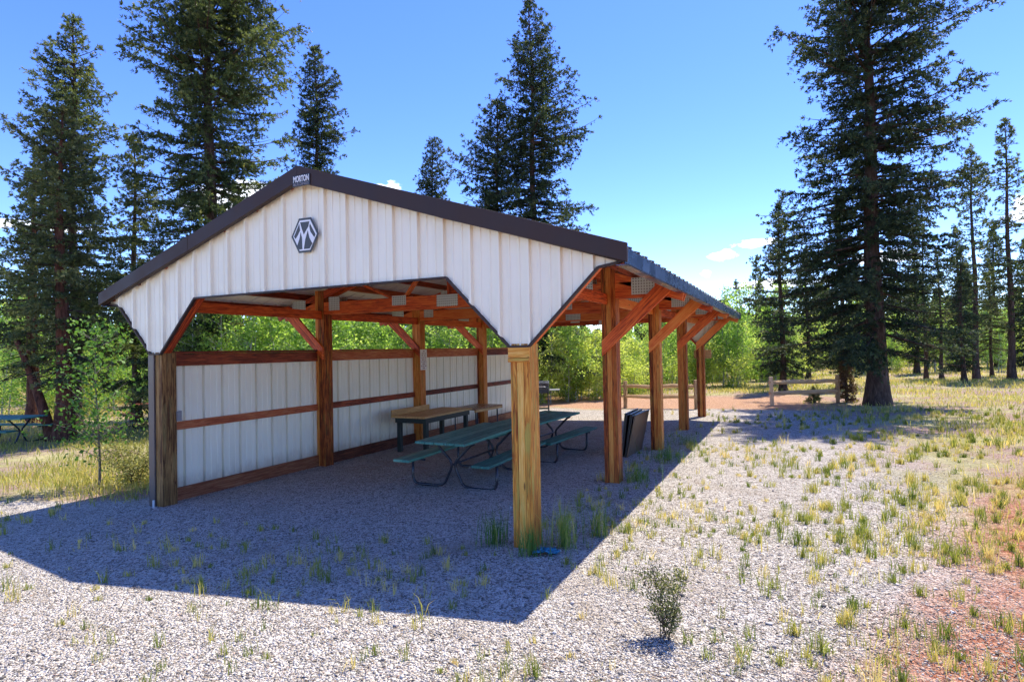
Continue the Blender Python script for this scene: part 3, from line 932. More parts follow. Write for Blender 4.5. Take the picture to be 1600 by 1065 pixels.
def text_part(txt, size, x, y, z, name, mat, parent, width=None, bold=0.0, facing='front'):
    cu = bpy.data.curves.new(name, 'FONT'); cu.body = txt; cu.size = size; cu.align_x = 'CENTER'; cu.align_y = 'CENTER'
    cu.extrude = .0015; cu.offset = bold
    to = bpy.data.objects.new(name, cu); COL.objects.link(to)
    bpy.context.view_layer.update()
    me = bpy.data.meshes.new_from_object(to.evaluated_get(bpy.context.evaluated_depsgraph_get()))
    bpy.data.objects.remove(to)
    co = np.zeros(len(me.vertices) * 3, np.float32); me.vertices.foreach_get('co', co); co = co.reshape(-1, 3)
    if width:
        co[:, 0] *= width / (co[:, 0].max() - co[:, 0].min())
    P = np.stack([x + co[:, 0], np.full(len(co), y) - co[:, 2], z + co[:, 1]], -1) if facing == 'front' else co
    me.vertices.foreach_set('co', P.astype(np.float32).ravel()); me.update()
    return link(name, me, mat, parent)


yp = YF - .036
mb = MB(); mb.box(-.060, .215, yp - .006, yp, 4.045, 4.180); np_plate = mb.build('name_plate', 'black_paint', pav, .002)
text_part('MORTON', .100, .078, yp - .008, 4.130, 'name_lettering', 'white_paint', np_plate, .245, .002)
text_part('BUILDINGS', .048, .078, yp - .008, 4.068, 'name_lettering', 'grey_paint', np_plate, .240, .001)

# ------------------------------------------------------------------ notice sign on a left post, tan board on the rear post
sg_ = empty('notice_sign', (-2.7225, 6.50, 1.855), 0, 'white notice with lines of red lettering fixed to a left wall post', 'sign')
mb = MB(); mb.box(0, .010, -.135, .135, -.245, .245); mb.build('sign_board', 'sign_white', sg_, .003)
mb = MB()
rw = random.Random(5)
for i, ws in enumerate(([.07], [.11, .05], [.08, .09], [.06, .05, .06], [.10, .06], [.05, .09, .03], [.12], [.05, .05, .09], [.11])):
    tot = sum(ws) + .018 * (len(ws) - 1); y = -tot / 2
    for wv in ws:
        zc = .200 - i * .050
        q = y
        while q < y + wv - .008:      # broken strokes, too small to read
            l = rw.uniform(.008, .014)
            mb.box(.0101, .0115, q, min(q + l, y + wv), zc - .012, zc + rw.uniform(.004, .012)); q += l + .004
        y += wv + .018
mb.build('lettering', 'sign_red', sg_)
tb = empty('tan_board', (2.88, POST_Y[4] + PW / 2 + .012, 1.82), 0, 'small tan board fixed behind the rearmost right post', 'sign')
mb = MB(); mb.box(-.25, .25, 0, .02, -.13, .12, 'x'); mb.build('board', 'tan', tb, .004)
mb = MB(); mb.box(-.26, .26, .0205, .04, -.02, .03, 'x'); mb.build('batten', 'fence', tb, .004)

# ------------------------------------------------------------------ picnic tables
def arc_path(pts, r=.09, n=5):
    pts = [Vector(p) for p in pts]; out = [pts[0]]
    for a, b, c in zip(pts, pts[1:], pts[2:]):
        d0 = (a - b); d1 = (c - b); rr = min(r, d0.length * .48, d1.length * .48)
        s = b + d0.normalized() * rr; e = b + d1.normalized() * rr
        for i in range(n + 1):
            t = i / n; out.append(s * (1 - t) ** 2 + b * 2 * t * (1 - t) + e * t * t)
    out.append(pts[-1]); return out


def picnic_table(L=2.30, plank='green_plank', name='picnic_table'):
    t = empty(name)
    for i in range(5):
        x = -.40 + .20 * (i + .0); x = -.396 + .198 * i * 0.8 + .08 * 0
    W5 = .155; gap = .012
    for i in range(5):
        x0 = -(5 * W5 + 4 * gap) / 2 + i * (W5 + gap)
        mb = MB(); mb.box(x0, x0 + W5, -L / 2 + rs.uniform(-.006, .006), L / 2 + rs.uniform(-.006, .006), .712, .750, 'y'); mb.build('top_plank', plank, t, .005)
    for sg in (-1, 1):
        for q in (0, 1):
            x0 = sg * .585 + (q - 0.5) * .142 * sg; x1 = x0 + .137 * sg
            xa, xb = sorted((x0 + sg * .07 - .0685 * sg, x1 + sg * .07 - .0685 * sg))
            mb = MB(); mb.box(xa + .0, xb, -L / 2 + rs.uniform(-.006, .006), L / 2, .420, .458, 'y'); mb.build('seat_plank', plank, t, .005)
    for yy in (-L / 2 + .42, L / 2 - .42):
        mb = MB()
        for sg in (-1, 1):
            path = [(sg * .36, yy, .69), (sg * .30, yy, .668), (sg * .034, yy, .40), (sg * .036, yy, .30), (sg * .16, yy, .050), (sg * .30, yy, .022), (sg * .66, yy, .022), (sg * .72, yy, .10), (sg * .72, yy, .407)]
            mb.tube(arc_path(path, .13, 6), .0215, 10)
            mb.tube([(sg * .50, yy, .402), (sg * .79, yy, .402)], .018, 8)
        mb.box(-.37, .37, yy - .02, yy + .02, .690, .711, 'x')
        mb.build('frame', 'black_metal', t, smooth=True)
    mb = MB(); mb.tube([(0, -L / 2 + .42, .36), (0, L / 2 - .42, .36)], .016, 8); mb.build('stretcher', 'black_metal', t, smooth=True)
    return t


pt = picnic_table()
pt.location = (.62, 3.0, ground_at(.66, 2.9) - .01); pt.rotation_euler = (.0, .012, R(2.0))
tag(pt, 'nearer green plank picnic table on black tube legs under the roof', 'picnic table', 'green picnic tables')
p2 = copy_tree(pt); p2.location = (.74, 5.36, ground_at(.74, 5.3) - .01); p2.rotation_euler = (0, .012, R(-3))
tag(p2, 'farther green picnic table under the roof, behind the nearer one', 'picnic table', 'green picnic tables')
p3 = copy_tree(pt); p3.location = (-14.6, 3.2, ground_at(-14.6, 3.2)); p3.rotation_euler = (0, .02, R(-72))
tag(p3, 'green picnic table out on the grass by the big left trunks', 'picnic table', 'green picnic tables')
rb = picnic_table(1.8, 'redbrown_plank', 'picnic_table')
rb.location = (-14.6, 7.6, ground_at(-14.6, 7.6)); rb.rotation_euler = (0, 0, R(70))
tag(rb, 'red brown picnic table far out on the grass left of the corner post', 'picnic table')

# ------------------------------------------------------------------ work tables along the wall
wb = empty('work_bench', (-2.05, 5.90, ground_at(-2.05, 5.9)), R(0), 'tan topped serving bench with raised back edge and thick dark legs', 'bench')
mb = MB(); mb.box(-.42, .42, -1.0, 1.0, .745, .785, 'y'); mb.build('bench_top', 'tan', wb, .004)
mb = MB(); mb.box(-.445, -.421, -1.0, .45, .745, .905, 'y'); mb.build('back_board', 'tan', wb, .004)
mb = MB(); mb.box(-.39, .39, -.93, -.89, .635, .744, 'x'); mb.box(-.39, .39, .89, .93, .635, .744, 'x'); mb.box(.35, .39, -.889, .889, .635, .744, 'y'); mb.box(-.39, -.35, -.889, .889, .635, .744, 'y'); mb.build('apron', 'green_black', wb, .003)
for sx in (-1, 1):
    for sy in (-1, 1):
        mb = MB(); mb.box(sx * .335 - .045, sx * .335 + .045, sy * .84 - .045, sy * .84 + .045, -.06, .64); mb.build('leg', 'green_black', wb, .005)
wt = empty('folding_table', (-1.93, 7.62, ground_at(-1.93, 7.6)), R(-3), 'brown topped folding table with thin bent legs beyond the tan bench', 'table')
mb = MB(); mb.box(-.38, .38, -.62, .70, .725, .757, 'y'); mb.build('table_top', 'brown_top', wt, .004)
mb = MB(); mb.box(.34, .385, -.61, .69, .672, .724, 'y'); mb.box(-.385, -.34, -.61, .69, .672, .724, 'y'); mb.build('apron', 'tan', wt, .003)
for sy in (-.48, .56):
    mb = MB(); mb.tube(arc_path([(-.30, sy, .725), (-.31, sy, .0), (.31, sy, .0), (.30, sy, .725)], .10), .016, 8); mb.build('leg_frame', 'black_metal', wt, smooth=True)

# ------------------------------------------------------------------ stacked boards leaning by the third right post
for i in range(5):
    lean = R(8 + 1.6 * i)
    b_ = empty('leaning_board', (2.50 - .028 * i - (.02 if i else 0), 5.98, ground_at(2.5, 6) - .005), R(1.5 * (i % 3) - 1), None, 'board', 'boards leaning at the right post')
    labels = ['brown faced board nearest the post in the leaning stack of dark boards', 'dark thin board second in the stack leaning by the right post', 'dark board in the middle of the stack leaning by the right post',
              'dark board fourth from the post in the leaning stack', 'outermost dark board of the stack, leaning furthest into the pavilion']
    b_['label'] = labels[i]
    mb = MB(); h_ = .80 - .02 * (i % 2)
    mb.box(-.011, .011, -.58 + .02 * i, .50 + .012 * i, .0, h_)
    o = mb.build('board', 'panel_brown' if i == 0 else 'panel_dark', b_, .003)
    o.rotation_euler = (0, -lean + R(20), 0)
    mb = MB(); mb.box(-.014, .014, -.58 + .02 * i, .50 + .012 * i, h_ + .001, h_ + .018, 'y'); e = mb.build('edge_band', 'black_metal', b_, .003); e.rotation_euler = (0, -lean + R(20), 0)

# ------------------------------------------------------------------ grill
gx_, gy_ = -2.78, 13.72
gr = empty('barbecue_grill', (gx_, gy_, ground_at(gx_, gy_)), R(20), 'grey lidded gas grill on a dark cart beyond the pavilion', 'grill')
mb = MB()
prof = [(-.25, .84), (-.26, .93), (-.20, 1.06), (-.06, 1.13), (.10, 1.12), (.22, 1.03), (.26, .90), (.26, .84)]
vs = [(x, y, z) for x in (-.36, .36) for y, z in prof]; n = len(prof)
mb.add(vs, [(i, i + 1, n + i + 1, n + i) for i in range(n - 1)] + [tuple(range(n))[::-1], tuple(range(n, 2 * n)), (n - 1, 0, n, 2 * n - 1)])
hd = mb.build('hood', 'grill_grey', gr, .01)
mb = MB(); mb.tube(arc_path([(-.24, -.255, .92), (-.24, -.31, .93), (.24, -.31, .93), (.24, -.255, .92)], .03), .011, 8); mb.build('handle', 'steel', hd, smooth=True)
mb = MB(); mb.box(-.36, .36, -.25, .25, .70, .835); mb.build('firebox', 'black_metal', gr, .008)
for sx in (-1, 1):
    mb = MB(); mb.box(sx * .55 - .18, sx * .55 + .18, -.22, .22, .79, .82); mb.build('side_shelf', 'steel', gr, .006)
    for sy in (-1, 1):
        mb = MB(); mb.tube([(sx * .32, sy * .21, .70), (sx * .34, sy * .22, 0)], .019, 8); mb.build('leg', 'black_metal', gr, smooth=True)
mb = MB(); mb.box(-.34, .34, -.21, .21, .14, .165); mb.build('bottom_shelf', 'black_metal', gr, .004)

# ------------------------------------------------------------------ split rail fences
def rail_fence(ax, ay, bx, by, label, hp=.98, zr=(.78, .42)):
    z0 = ground_at(ax, ay)
    f = empty('rail_fence', (ax, ay, z0), 0, label, 'fence', 'split rail fences at the road')
    dx, dy = bx - ax, by - ay; z1 = ground_at(bx, by) - z0
    for (x, y, z) in ((0, 0, 0), (dx, dy, z1)):
        mb = MB(); lean = rs.uniform(-.02, .02)
        mb.beam((x, y, z - .35), (x + lean, y + lean, z + hp), .125, .125, (0, 1, 0)); mb.build('fence_post', 'fence', f, .012)
    L = math.hypot(dx, dy); ux, uy = dx / L, dy / L
    for zz in zr:
        p = [(-.10 * ux, -.10 * uy, zz + .01)]
        for i in range(1, 6):
            t = i / 6; p.append((dx * t + rs.uniform(-.012, .012), dy * t, z1 * t + zz + rs.uniform(-.018, .018)))
        p.append((dx + .10 * ux, dy + .10 * uy, z1 + zz - .01))
        mb = MB(); mb.tube(p, [.055, .070, .076, .072, .076, .068, .055], 7); mb.build('rail', 'fence', f)
    return f


rail_fence(4.65, 16.45, 6.70, 18.05, 'two rail wooden fence section beside the big right spruce')
rail_fence(-.22, 15.70, 2.34, 15.25, 'two rail wooden fence section seen between the right posts')

# blue plastic scrap at the front post
def tarp_scrap():
    rng = np.random.default_rng(4)
    n = 16; xs = np.linspace(-.17, .17, n); ys = np.linspace(-.07, .07, n)
    X, Y = np.meshgrid(xs, ys)
    Z = .035 + .022 * np.sin(31 * X + 9 * Y) * np.cos(40 * Y - 12 * X) + rng.normal(0, .008, X.shape) + .02 * (1 - (X / .17) ** 2)
    Xj = X + rng.normal(0, .006, X.shape); Yj = Y + rng.normal(0, .006, X.shape) + .03 * np.sin(9 * X)
    I = np.arange(n * n).reshape(n, n)
    Q = np.stack([I[:-1, :-1], I[:-1, 1:], I[1:, 1:], I[1:, :-1]], -1).reshape(-1, 4)
    me = np_mesh('plastic_scrap', np.stack([Xj, Yj, Z], -1).reshape(-1, 3), Q)
    o = link('plastic_scrap', me, 'tarp'); o.location = (3.12, -.10, ground_at(3.12, -.1)); o.rotation_euler = (0, 0, R(12)); o.scale = (.72, .8, .8)
    md = o.modifiers.new('solid', 'SOLIDIFY'); md.thickness = .006
    tag(o, 'crumpled scrap of blue plastic on the gravel at the front post', 'scrap')


tarp_scrap()

grass_clump('grass_clump', 3.20, .18, 130, .12, .18, .58, 'tall yellowing grass clump just right of the front post', seed=1, hue=.62)
grass_clump('grass_clump', 3.42, .62, 70, .11, .18, .5, 'grass clump growing behind the one right of the front post', seed=2, hue=.5)
grass_clump('grass_clump', 2.50, .02, 90, .12, .15, .42, 'green grass clump in shade left of the front post', seed=3, hue=.3)
grass_clump('grass_clump', 2.98, -.16, 110, .09, .12, .34, 'short green grass clump hugging the foot of the front post', seed=4, hue=.35)
grass_clump('grass_clump', 3.15, 3.4, 110, .17, .12, .36, 'grass clump beside the second right post', seed=5, hue=.35)
grass_clump('grass_clump', 3.24, 5.3, 150, .30, .12, .36, 'grass clump between the second and third right posts', seed=6, hue=.3)
grass_clump('grass_clump', 3.26, 7.2, 120, .30, .12, .34, 'grass clump past the third right post on the shadow edge', seed=7, hue=.4)


# ------------------------------------------------------------------ trees
def tufts(P, D, l, wd, rng, blades=3):
    """needle brushes: diamonds around an axis"""
    n = len(P)
    D = D / np.maximum(1e-9, np.linalg.norm(D, axis=1, keepdims=True))
    u = np.cross(D, rng.normal(size=(n, 3))); u /= np.maximum(1e-9, np.linalg.norm(u, axis=1, keepdims=True))
    v = np.cross(D, u)
    V = np.zeros((n, blades, 4, 3))
    for k in range(blades):
        a = math.pi * k / blades
        s = (math.cos(a) * u + math.sin(a) * v) * (wd * .5)[:, None]
        V[:, k, 0] = P - D * (l * .15)[:, None]; V[:, k, 1] = P + D * (l * .45)[:, None] - s
        V[:, k, 2] = P + D * l[:, None]; V[:, k, 3] = P + D * (l * .45)[:, None] + s
    return V.reshape(-1, 3)


def brush(P, D, l, wd, rng, blades=6):
    """short needle sprays fanning out forwards round a twig"""
    n = len(P)
    D = D / np.maximum(1e-9, np.linalg.norm(D, axis=1, keepdims=True))
    V = np.zeros((n, blades, 4, 3))
    for k in range(blades):
        d = D + rng.normal(0, .52, (n, 3)); d /= np.linalg.norm(d, axis=1, keepdims=True)
        u = np.cross(d, rng.normal(size=(n, 3))); u /= np.maximum(1e-9, np.linalg.norm(u, axis=1, keepdims=True))
        ll = l * rng.uniform(.6, 1.05, n); s = u * (wd * .5)[:, None]
        V[:, k, 0] = P; V[:, k, 1] = P + d * (ll * .5)[:, None] - s; V[:, k, 2] = P + d * ll[:, None]; V[:, k, 3] = P + d * (ll * .5)[:, None] + s
    return V.reshape(-1, 3)


def tube_np(path, r, n=4):
    """path (k,3), r (k,) -> verts, quads"""
    k = len(path)
    d = np.gradient(path, axis=0); d /= np.maximum(1e-9, np.linalg.norm(d, axis=1, keepdims=True))
    ref = np.where(np.abs(d[:, 2:3]) > .9, np.array([[1, 0.1, 0]]), np.array([[0, 0, 1.0]]))
    s = np.cross(d, ref); s /= np.maximum(1e-9, np.linalg.norm(s, axis=1, keepdims=True)); u = np.cross(d, s)
    a = np.arange(n) * 2 * math.pi / n
    V = path[:, None] + (np.cos(a)[None, :, None] * s[:, None] + np.sin(a)[None, :, None] * u[:, None]) * r[:, None, None]
    I = np.arange(k * n).reshape(k, n)
    J = np.roll(I, -1, 1)
    Q = np.stack([I[:-1], J[:-1], J[1:], I[1:]], -1).reshape(-1, 4)
    return V.reshape(-1, 3), Q


def spruce_meshes(seed, H, prof, base_r, spacing=.30, fine=1.0, needle='needle', lean=(0, 0), per=6, gap=.0, droop=.3, rag=.28, mul=.98):
    """prof: list of (height, reach to the left, reach to the right) measured across the view the photo has of the tree"""
    rng = np.random.default_rng(seed)
    pz = np.array([p[0] for p in prof]); pl = mul * np.array([p[1] for p in prof]); pr = mul * np.array([p[2] for p in prof])
    axis = math.atan2(_rt[1], _rt[0])
    # trunk
    zz = np.linspace(-.3, H, 26); t = np.clip(zz / H, 0, 1)
    wx = lean[0] * zz + .04 * np.sin(zz * .8 + seed); wy = lean[1] * zz + .04 * np.cos(zz * .7 + seed)
    tr = base_r * (1 - t) ** .9 * .85 + .012 + base_r * .55 * np.exp(-np.maximum(zz, 0) / .35)
    tv, tq = tube_np(np.stack([wx, wy, zz], -1), tr, 12)
    tv = tv + rng.normal(0, .012, tv.shape) * (1 - np.repeat(t, 12))[:, None]
    tmesh = np_mesh('trunk', tv, tq); tmesh.polygons.foreach_set('use_smooth', np.ones(len(tq), bool))
    # branches
    P = []; D = []; T = []; WV = []; WQ = []; nb = 0
    z = pz.min()
    z_top = H - .05
    while z < z_top:
        f = (z - pz.min()) / (H - pz.min())
        k = per if f < .85 else 5
        tier = rng.uniform(1 - rag, 1 + rag * .35)
        a0 = rng.uniform(0, 6.28)
        for q in range(k):
            if rng.random() < gap: continue
            az = a0 + 2 * math.pi * q / k + rng.normal(0, .25)
            cz = math.cos(az - axis)
            wgt = (1 + cz) / 2
            L = (np.interp(z, pz, pl) * (1 - wgt) + np.interp(z, pz, pr) * wgt) * tier * rng.uniform(.78, 1.06)
            L *= np.clip(.92 + .42 * math.sin(2 * az + 1.3 * z + seed) * math.sin(.9 * z + az * 1.0 + seed * 2.1) + .20 * math.sin(3 * az - 2.1 * z), .45, 1.10)
            if L < .06: L = .06
            bz = z + rng.uniform(-.12, .12)
            bare = rng.random() < (.16 if f < .15 else .05) and f < .6
            # curve: leaves the trunk up (top) or slightly down (bottom), sags, tip lifts
            p0 = .75 * f ** 1.5 - .12 * (1 - f)
            ns = max(4, int(L / .22))
            s = np.linspace(0, 1, ns)
            rise = L * (p0 * s - droop * (1 - f * .7) * s ** 1.4 + .16 * s ** 3.2) + rng.normal(0, .02, ns).cumsum() * .35
            side = rng.normal(0, .10) * L * s ** 2
            bx = np.interp(bz, zz, wx) + math.cos(az) * L * s - math.sin(az) * side
            by = np.interp(bz, zz, wy) + math.sin(az) * L * s + math.cos(az) * side
            path = np.stack([bx, by, bz + rise], -1)
            br = np.maximum(.004, (.010 + .011 * L) * (1 - s) + .004)
            v, qd = tube_np(path, br, 4); WV.append(v); WQ.append(qd + nb); nb += len(v)
            if bare:
                continue
            # twigs
            step = .115 / fine
            m_ = max(2, int(L / step))
            dens = rng.uniform(.75, 1.0)
            clump = np.clip(.62 + .5 * np.sin(rng.uniform(0, 6.28) + np.linspace(0, 1, m_) * L * rng.uniform(2.2, 4)), .15, 1)
            for j in range(m_):
                sj = .12 + .88 * (j + rng.random()) / m_
                if rng.random() > dens * (clump[j] + .35): continue
                c = np.array([np.interp(sj, s, path[:, i]) for i in range(3)])
                for sd in (-1, 1):
                    tl = (.15 + .27 * L * (.40 + .60 * (1.0 - sj))) * rng.uniform(.55, 1.15) * clump[j] + .05
                    tl = min(tl, .80)
                    ang = az + sd * rng.uniform(.55, 1.05)
                    dz = rng.uniform(-.60, .38) if f < .8 else rng.uniform(-.2, .5)
                    dv = np.array([math.cos(ang), math.sin(ang), dz]); dv /= np.linalg.norm(dv)
                    nt_ = max(1, int(tl / (.060 / fine)))
                    w_ = (np.arange(nt_) + rng.random(nt_)) / nt_
                    pp = c + dv * (w_ * tl)[:, None]; pp[:, 2] -= .28 * tl * w_ ** 2
                    pp += rng.normal(0, .016, pp.shape)
                    P.append(pp)
                    dd = dv[None] + rng.normal(0, .22, (nt_, 3)); D.append(dd)
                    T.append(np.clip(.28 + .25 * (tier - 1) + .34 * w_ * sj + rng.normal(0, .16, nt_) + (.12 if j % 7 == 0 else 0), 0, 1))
            # brush at the tip
            nt_ = 5
            P.append(path[-1] + rng.normal(0, .03, (nt_, 3))); D.append((path[-1] - path[-2])[None] * 6 + rng.normal(0, .35, (nt_, 3))); T.append(np.clip(.65 + rng.normal(0, .15, nt_), 0, 1))
        z += spacing * rng.uniform(.7, 1.3) * (1 - .45 * f)
    nt_ = 14
    P.append(np.stack([np.full(nt_, wx[-1]), np.full(nt_, wy[-1]), H - rng.uniform(-.12, .5, nt_)], -1)); D.append(rng.normal(0, .4, (nt_, 3)) + np.array([0, 0, 1.0])); T.append(np.full(nt_, .6))
    P = np.concatenate(P); D = np.concatenate(D); T = np.concatenate(T)
    n = len(P)
    l = rng.uniform(.09, .165, n) / fine ** .7; wd = l * rng.uniform(.17, .27, n)
    V = brush(P, D, l, wd, rng, 6)
    nv = len(V); Q = np.arange(nv).reshape(-1, 4)
    WV = np.concatenate(WV); WQ = np.concatenate(WQ)
    VV = np.concatenate([V, WV]); QQ = np.concatenate([Q, WQ + nv])
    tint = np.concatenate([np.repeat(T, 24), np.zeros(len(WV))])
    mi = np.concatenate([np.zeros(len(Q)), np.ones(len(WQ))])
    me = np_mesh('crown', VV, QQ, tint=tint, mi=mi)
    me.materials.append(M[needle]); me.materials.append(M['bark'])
    return tmesh, me


def place_tree(name, meshes, x, y, label, cat='tree', group=None, sc=1.0, rz=0.0, barkm='bark', z=None):
    e = empty(name, (x, y, ground_at(x, y) if z is None else z), rz, label, cat, group)
    e.scale = (sc, sc, sc)
    tm, cm = meshes
    o = bpy.data.objects.new('trunk', tm); COL.objects.link(o); o.parent = e
    if not tm.materials: tm.materials.append(M[barkm])
    o = bpy.data.objects.new('crown', cm); COL.objects.link(o); o.parent = e
    return e


GS = 'tall spruces around the clearing'
k_ = 48.3
A = spruce_meshes(101, 16.4, [(z, l / k_, r / k_) for z, l, r in ((1.95, 105, 105), (2.6, 135, 130), (3.4, 155, 145), (4.4, 160, 125), (5.8, 135, 112), (7.1, 150, 145), (8.1, 148, 95), (9.0, 88, 160), (9.7, 75, 70), (10.6, 115, 70), (11.8, 122, 136), (13.1, 90, 105), (14.6, 55, 60), (16.4, 4, 4))], .36, .42, 1.0, 'needle_d', per=8, rag=.30, mul=1.18, gap=.06)
place_tree('spruce_tree', A, 7.76, 17.0, 'huge dark spruce with bare thick trunk base beside the right fence', 'tree', GS)
k_ = 46.0
E_ = spruce_meshes(102, 17.6, [(z, l / k_, r / k_) for z, l, r in ((1.4, 120, 110), (3, 150, 120), (5, 140, 118), (6.8, 120, 115), (8.7, 138, 112), (10.2, 108, 112), (11.1, 100, 122), (12, 164, 122), (13.7, 116, 150), (15.4, 75, 80), (17.6, 4, 4))], .32, .43, 1.0, per=8, rag=.28, lean=(.008, .004), mul=1.03)
place_tree('spruce_tree', E_, -12.35, 8.05, 'very tall broad spruce rising behind the left half of the gable', 'tree', GS)
k_ = 32.8
B_ = spruce_meshes(103, 18.9, [(z, l / k_, r / k_) for z, l, r in ((2.2, 110, 115), (5, 110, 120), (7.6, 100, 120), (9, 90, 92), (10.5, 72, 76), (11.7, 70, 95), (12.8, 65, 98), (14, 50, 62), (15.1, 76, 60), (16, 42, 50), (17.5, 20, 28), (18.9, 3, 3))], .27, .36, .85, 'needle_d', per=7, rag=.3, mul=.95)
place_tree('spruce_tree', B_, -5.6, 20.2, 'tall narrow spruce with pointed top behind the middle of the roof', 'tree', GS)
B2 = spruce_meshes(104, 14.3, [(z, l / k_, r / k_) for z, l, r in ((2.2, 80, 60), (7, 70, 60), (9.2, 65, 50), (10.9, 76, 50), (12.2, 40, 42), (13.3, 44, 30), (14.3, 4, 4))], .2, .40, .85, 'needle_d', per=6, rag=.3, mul=.95)
place_tree('spruce_tree', B2, -7.2, 19.6, 'shorter spruce crowding the left side of the tall roof-centre spruce', 'tree', GS)
k_ = 46.0
F_ = spruce_meshes(105, 14.0, [(z, l / k_, r / k_) for z, l, r in ((3, 80, 70), (7, 70, 80), (9.9, 60, 76), (11.0, 66, 60), (11.9, 62, 26), (12.8, 26, 34), (14.0, 8, 8))], .22, .36, 1.0, per=7, rag=.34, mul=.95)
place_tree('spruce_tree', F_, -16.6, 6.2, 'spruce with tufted pointed top near the left edge of the photo', 'tree', GS)
k_ = 54.0
G_ = spruce_meshes(106, 9.7, [(z, l / k_, r / k_) for z, l, r in ((1.9, 80, 60), (3.5, 92, 85), (5.5, 92, 82), (7.3, 84, 52), (8.5, 58, 30), (9.7, 4, 4))], .27, .33, 1.1, 'needle_y', per=6, rag=.25)
place_tree('spruce_tree', G_, -13.6, 4.3, 'lower olive spruce with thick trunk beside the left picnic table', 'tree', GS, barkm='bark_red')
g_ = bpy.data.objects['spruce_tree.005'] if 'spruce_tree.005' in bpy.data.objects else None
if g_ is not None:
    zf = np.linspace(-.2, 2.9, 9); off = -.30 - .26 * zf - .03 * zf ** 2
    fv, fq = tube_np(np.stack([off * _rt[0], off * _rt[1], zf], -1), .15 - .028 * np.maximum(zf, 0) + .05 * np.exp(-np.maximum(zf, 0) / .2), 10)
    fm = np_mesh('trunk', fv, fq); fm.polygons.foreach_set('use_smooth', np.ones(len(fq), bool))
    link('trunk', fm, 'bark_red', g_)
k_ = 42.0
I_ = spruce_meshes(107, 10.9, [(z, l / k_, r / k_) for z, l, r in ((2.4, 55, 70), (5.0, 55, 70), (6.5, 48, 60), (8.5, 32, 42), (10.9, 3, 3))], .17, .36, 1.0, 'needle_y', per=5, rag=.3, gap=.1)
place_tree('spruce_tree', I_, -17.2, 8.6, 'thin yellowish spruce between the two big left spruces', 'tree', GS)
H_ = spruce_meshes(108, 9.6, [(2.0, 1.5, 1.7), (4, 1.9, 1.6), (6.5, 1.4, 1.2), (9.6, .05, .05)], .27, .36, .9, per=6)
place_tree('spruce_tree', H_, -20.6, 6.9, 'spruce with bare reddish trunk base at the far left edge', 'tree', GS, barkm='bark_red')
k_ = 27.0
C_ = spruce_meshes(109, 14.6, [(z, l / k_, r / k_) for z, l, r in ((3, 38, 38), (8, 32, 32), (11.6, 29, 28), (13, 22, 24), (14.6, 8, 8))], .17, .30, .9, 'needle_d', per=7, rag=.35, mul=.95)
place_tree('spruce_tree', C_, -13.2, 23.2, 'small bushy spruce top peeking over the left roof slope', 'tree', GS)
k_ = 32.8
D_ = spruce_meshes(110, 17.0, [(z, l / k_, r / k_) for z, l, r in ((3, 70, 70), (9, 48, 52), (11.5, 38, 47), (13, 42, 52), (14.4, 30, 46), (16, 20, 22), (17.0, 3, 3))], .22, .34, .9, 'needle_d', per=7, rag=.35, mul=1.0)
place_tree('spruce_tree', D_, -14.9, 15.8, 'spruce rising just above the ridge of the gable', 'tree', GS)
k_ = 30.6
J_ = spruce_meshes(111, 12.0, [(z, l / k_, r / k_) for z, l, r in ((3, 30, 30), (6, 34, 34), (8, 30, 30), (10, 24, 24), (12.0, 3, 3))], .16, .42, .7, per=5, rag=.35, gap=.2)
place_tree('spruce_tree', J_, 13.9, 32.4, 'slender spruce on the right with sparse crown, nearer the big spruce', 'tree', GS)
J2 = spruce_meshes(112, 13.2, [(z, l / k_, r / k_) for z, l, r in ((2.5, 34, 34), (6, 40, 38), (8.5, 36, 32), (10.5, 30, 20), (13.2, 3, 3))], .18, .42, .7, per=5, rag=.35, gap=.18)
place_tree('spruce_tree', J2, 15.4, 32.6, 'slender tall spruce close to the right edge with bare lower trunk', 'tree', GS)
place_tree('spruce_tree', J_, 17.3, 33.6, 'spruce cut by the right edge of the photo', 'tree', GS, .98, 2.1)
K_ = spruce_meshes(113, 8.4, [(.9, 1.0, .9), (3, 1.0, .95), (5, .8, .8), (7, .35, .35), (8.4, .04, .04)], .15, .34, .9, 'needle_d', per=7, rag=.3, mul=1.2, gap=.05)
place_tree('spruce_tree', K_, 4.9, 23.6, 'dense dark spruce just left of the big right spruce, behind the fence', 'tree', GS)
place_tree('spruce_tree', K_, 7.4, 25.5, 'dark spruce directly behind the big right spruce trunk', 'tree', GS, 1.05, 1.4)
place_tree('spruce_tree', J_, 11.9, 33.5, 'sparse spruce standing just right of the big spruce trunk', 'tree', GS, .70, 4.2)
K2 = spruce_meshes(114, 7.9, [(1.0, .7, .7), (4, .6, .6), (6.2, .4, .42), (7.9, .03, .03)], .11, .42, .7, per=5, rag=.35, gap=.15)
place_tree('spruce_tree', K2, 3.2, 37.6, 'slim distant spruce left of the dense dark spruce above the aspens', 'tree', GS)
place_tree('spruce_tree', K2, 1.5, 43.4, 'thin distant spruce nearest the far end of the roof', 'tree', GS, .92, 2.2)
place_tree('spruce_tree', K2, 4.6, 36.0, 'slim distant spruce touching the left side of the dense dark spruce', 'tree', GS, 1.0, 4.0)
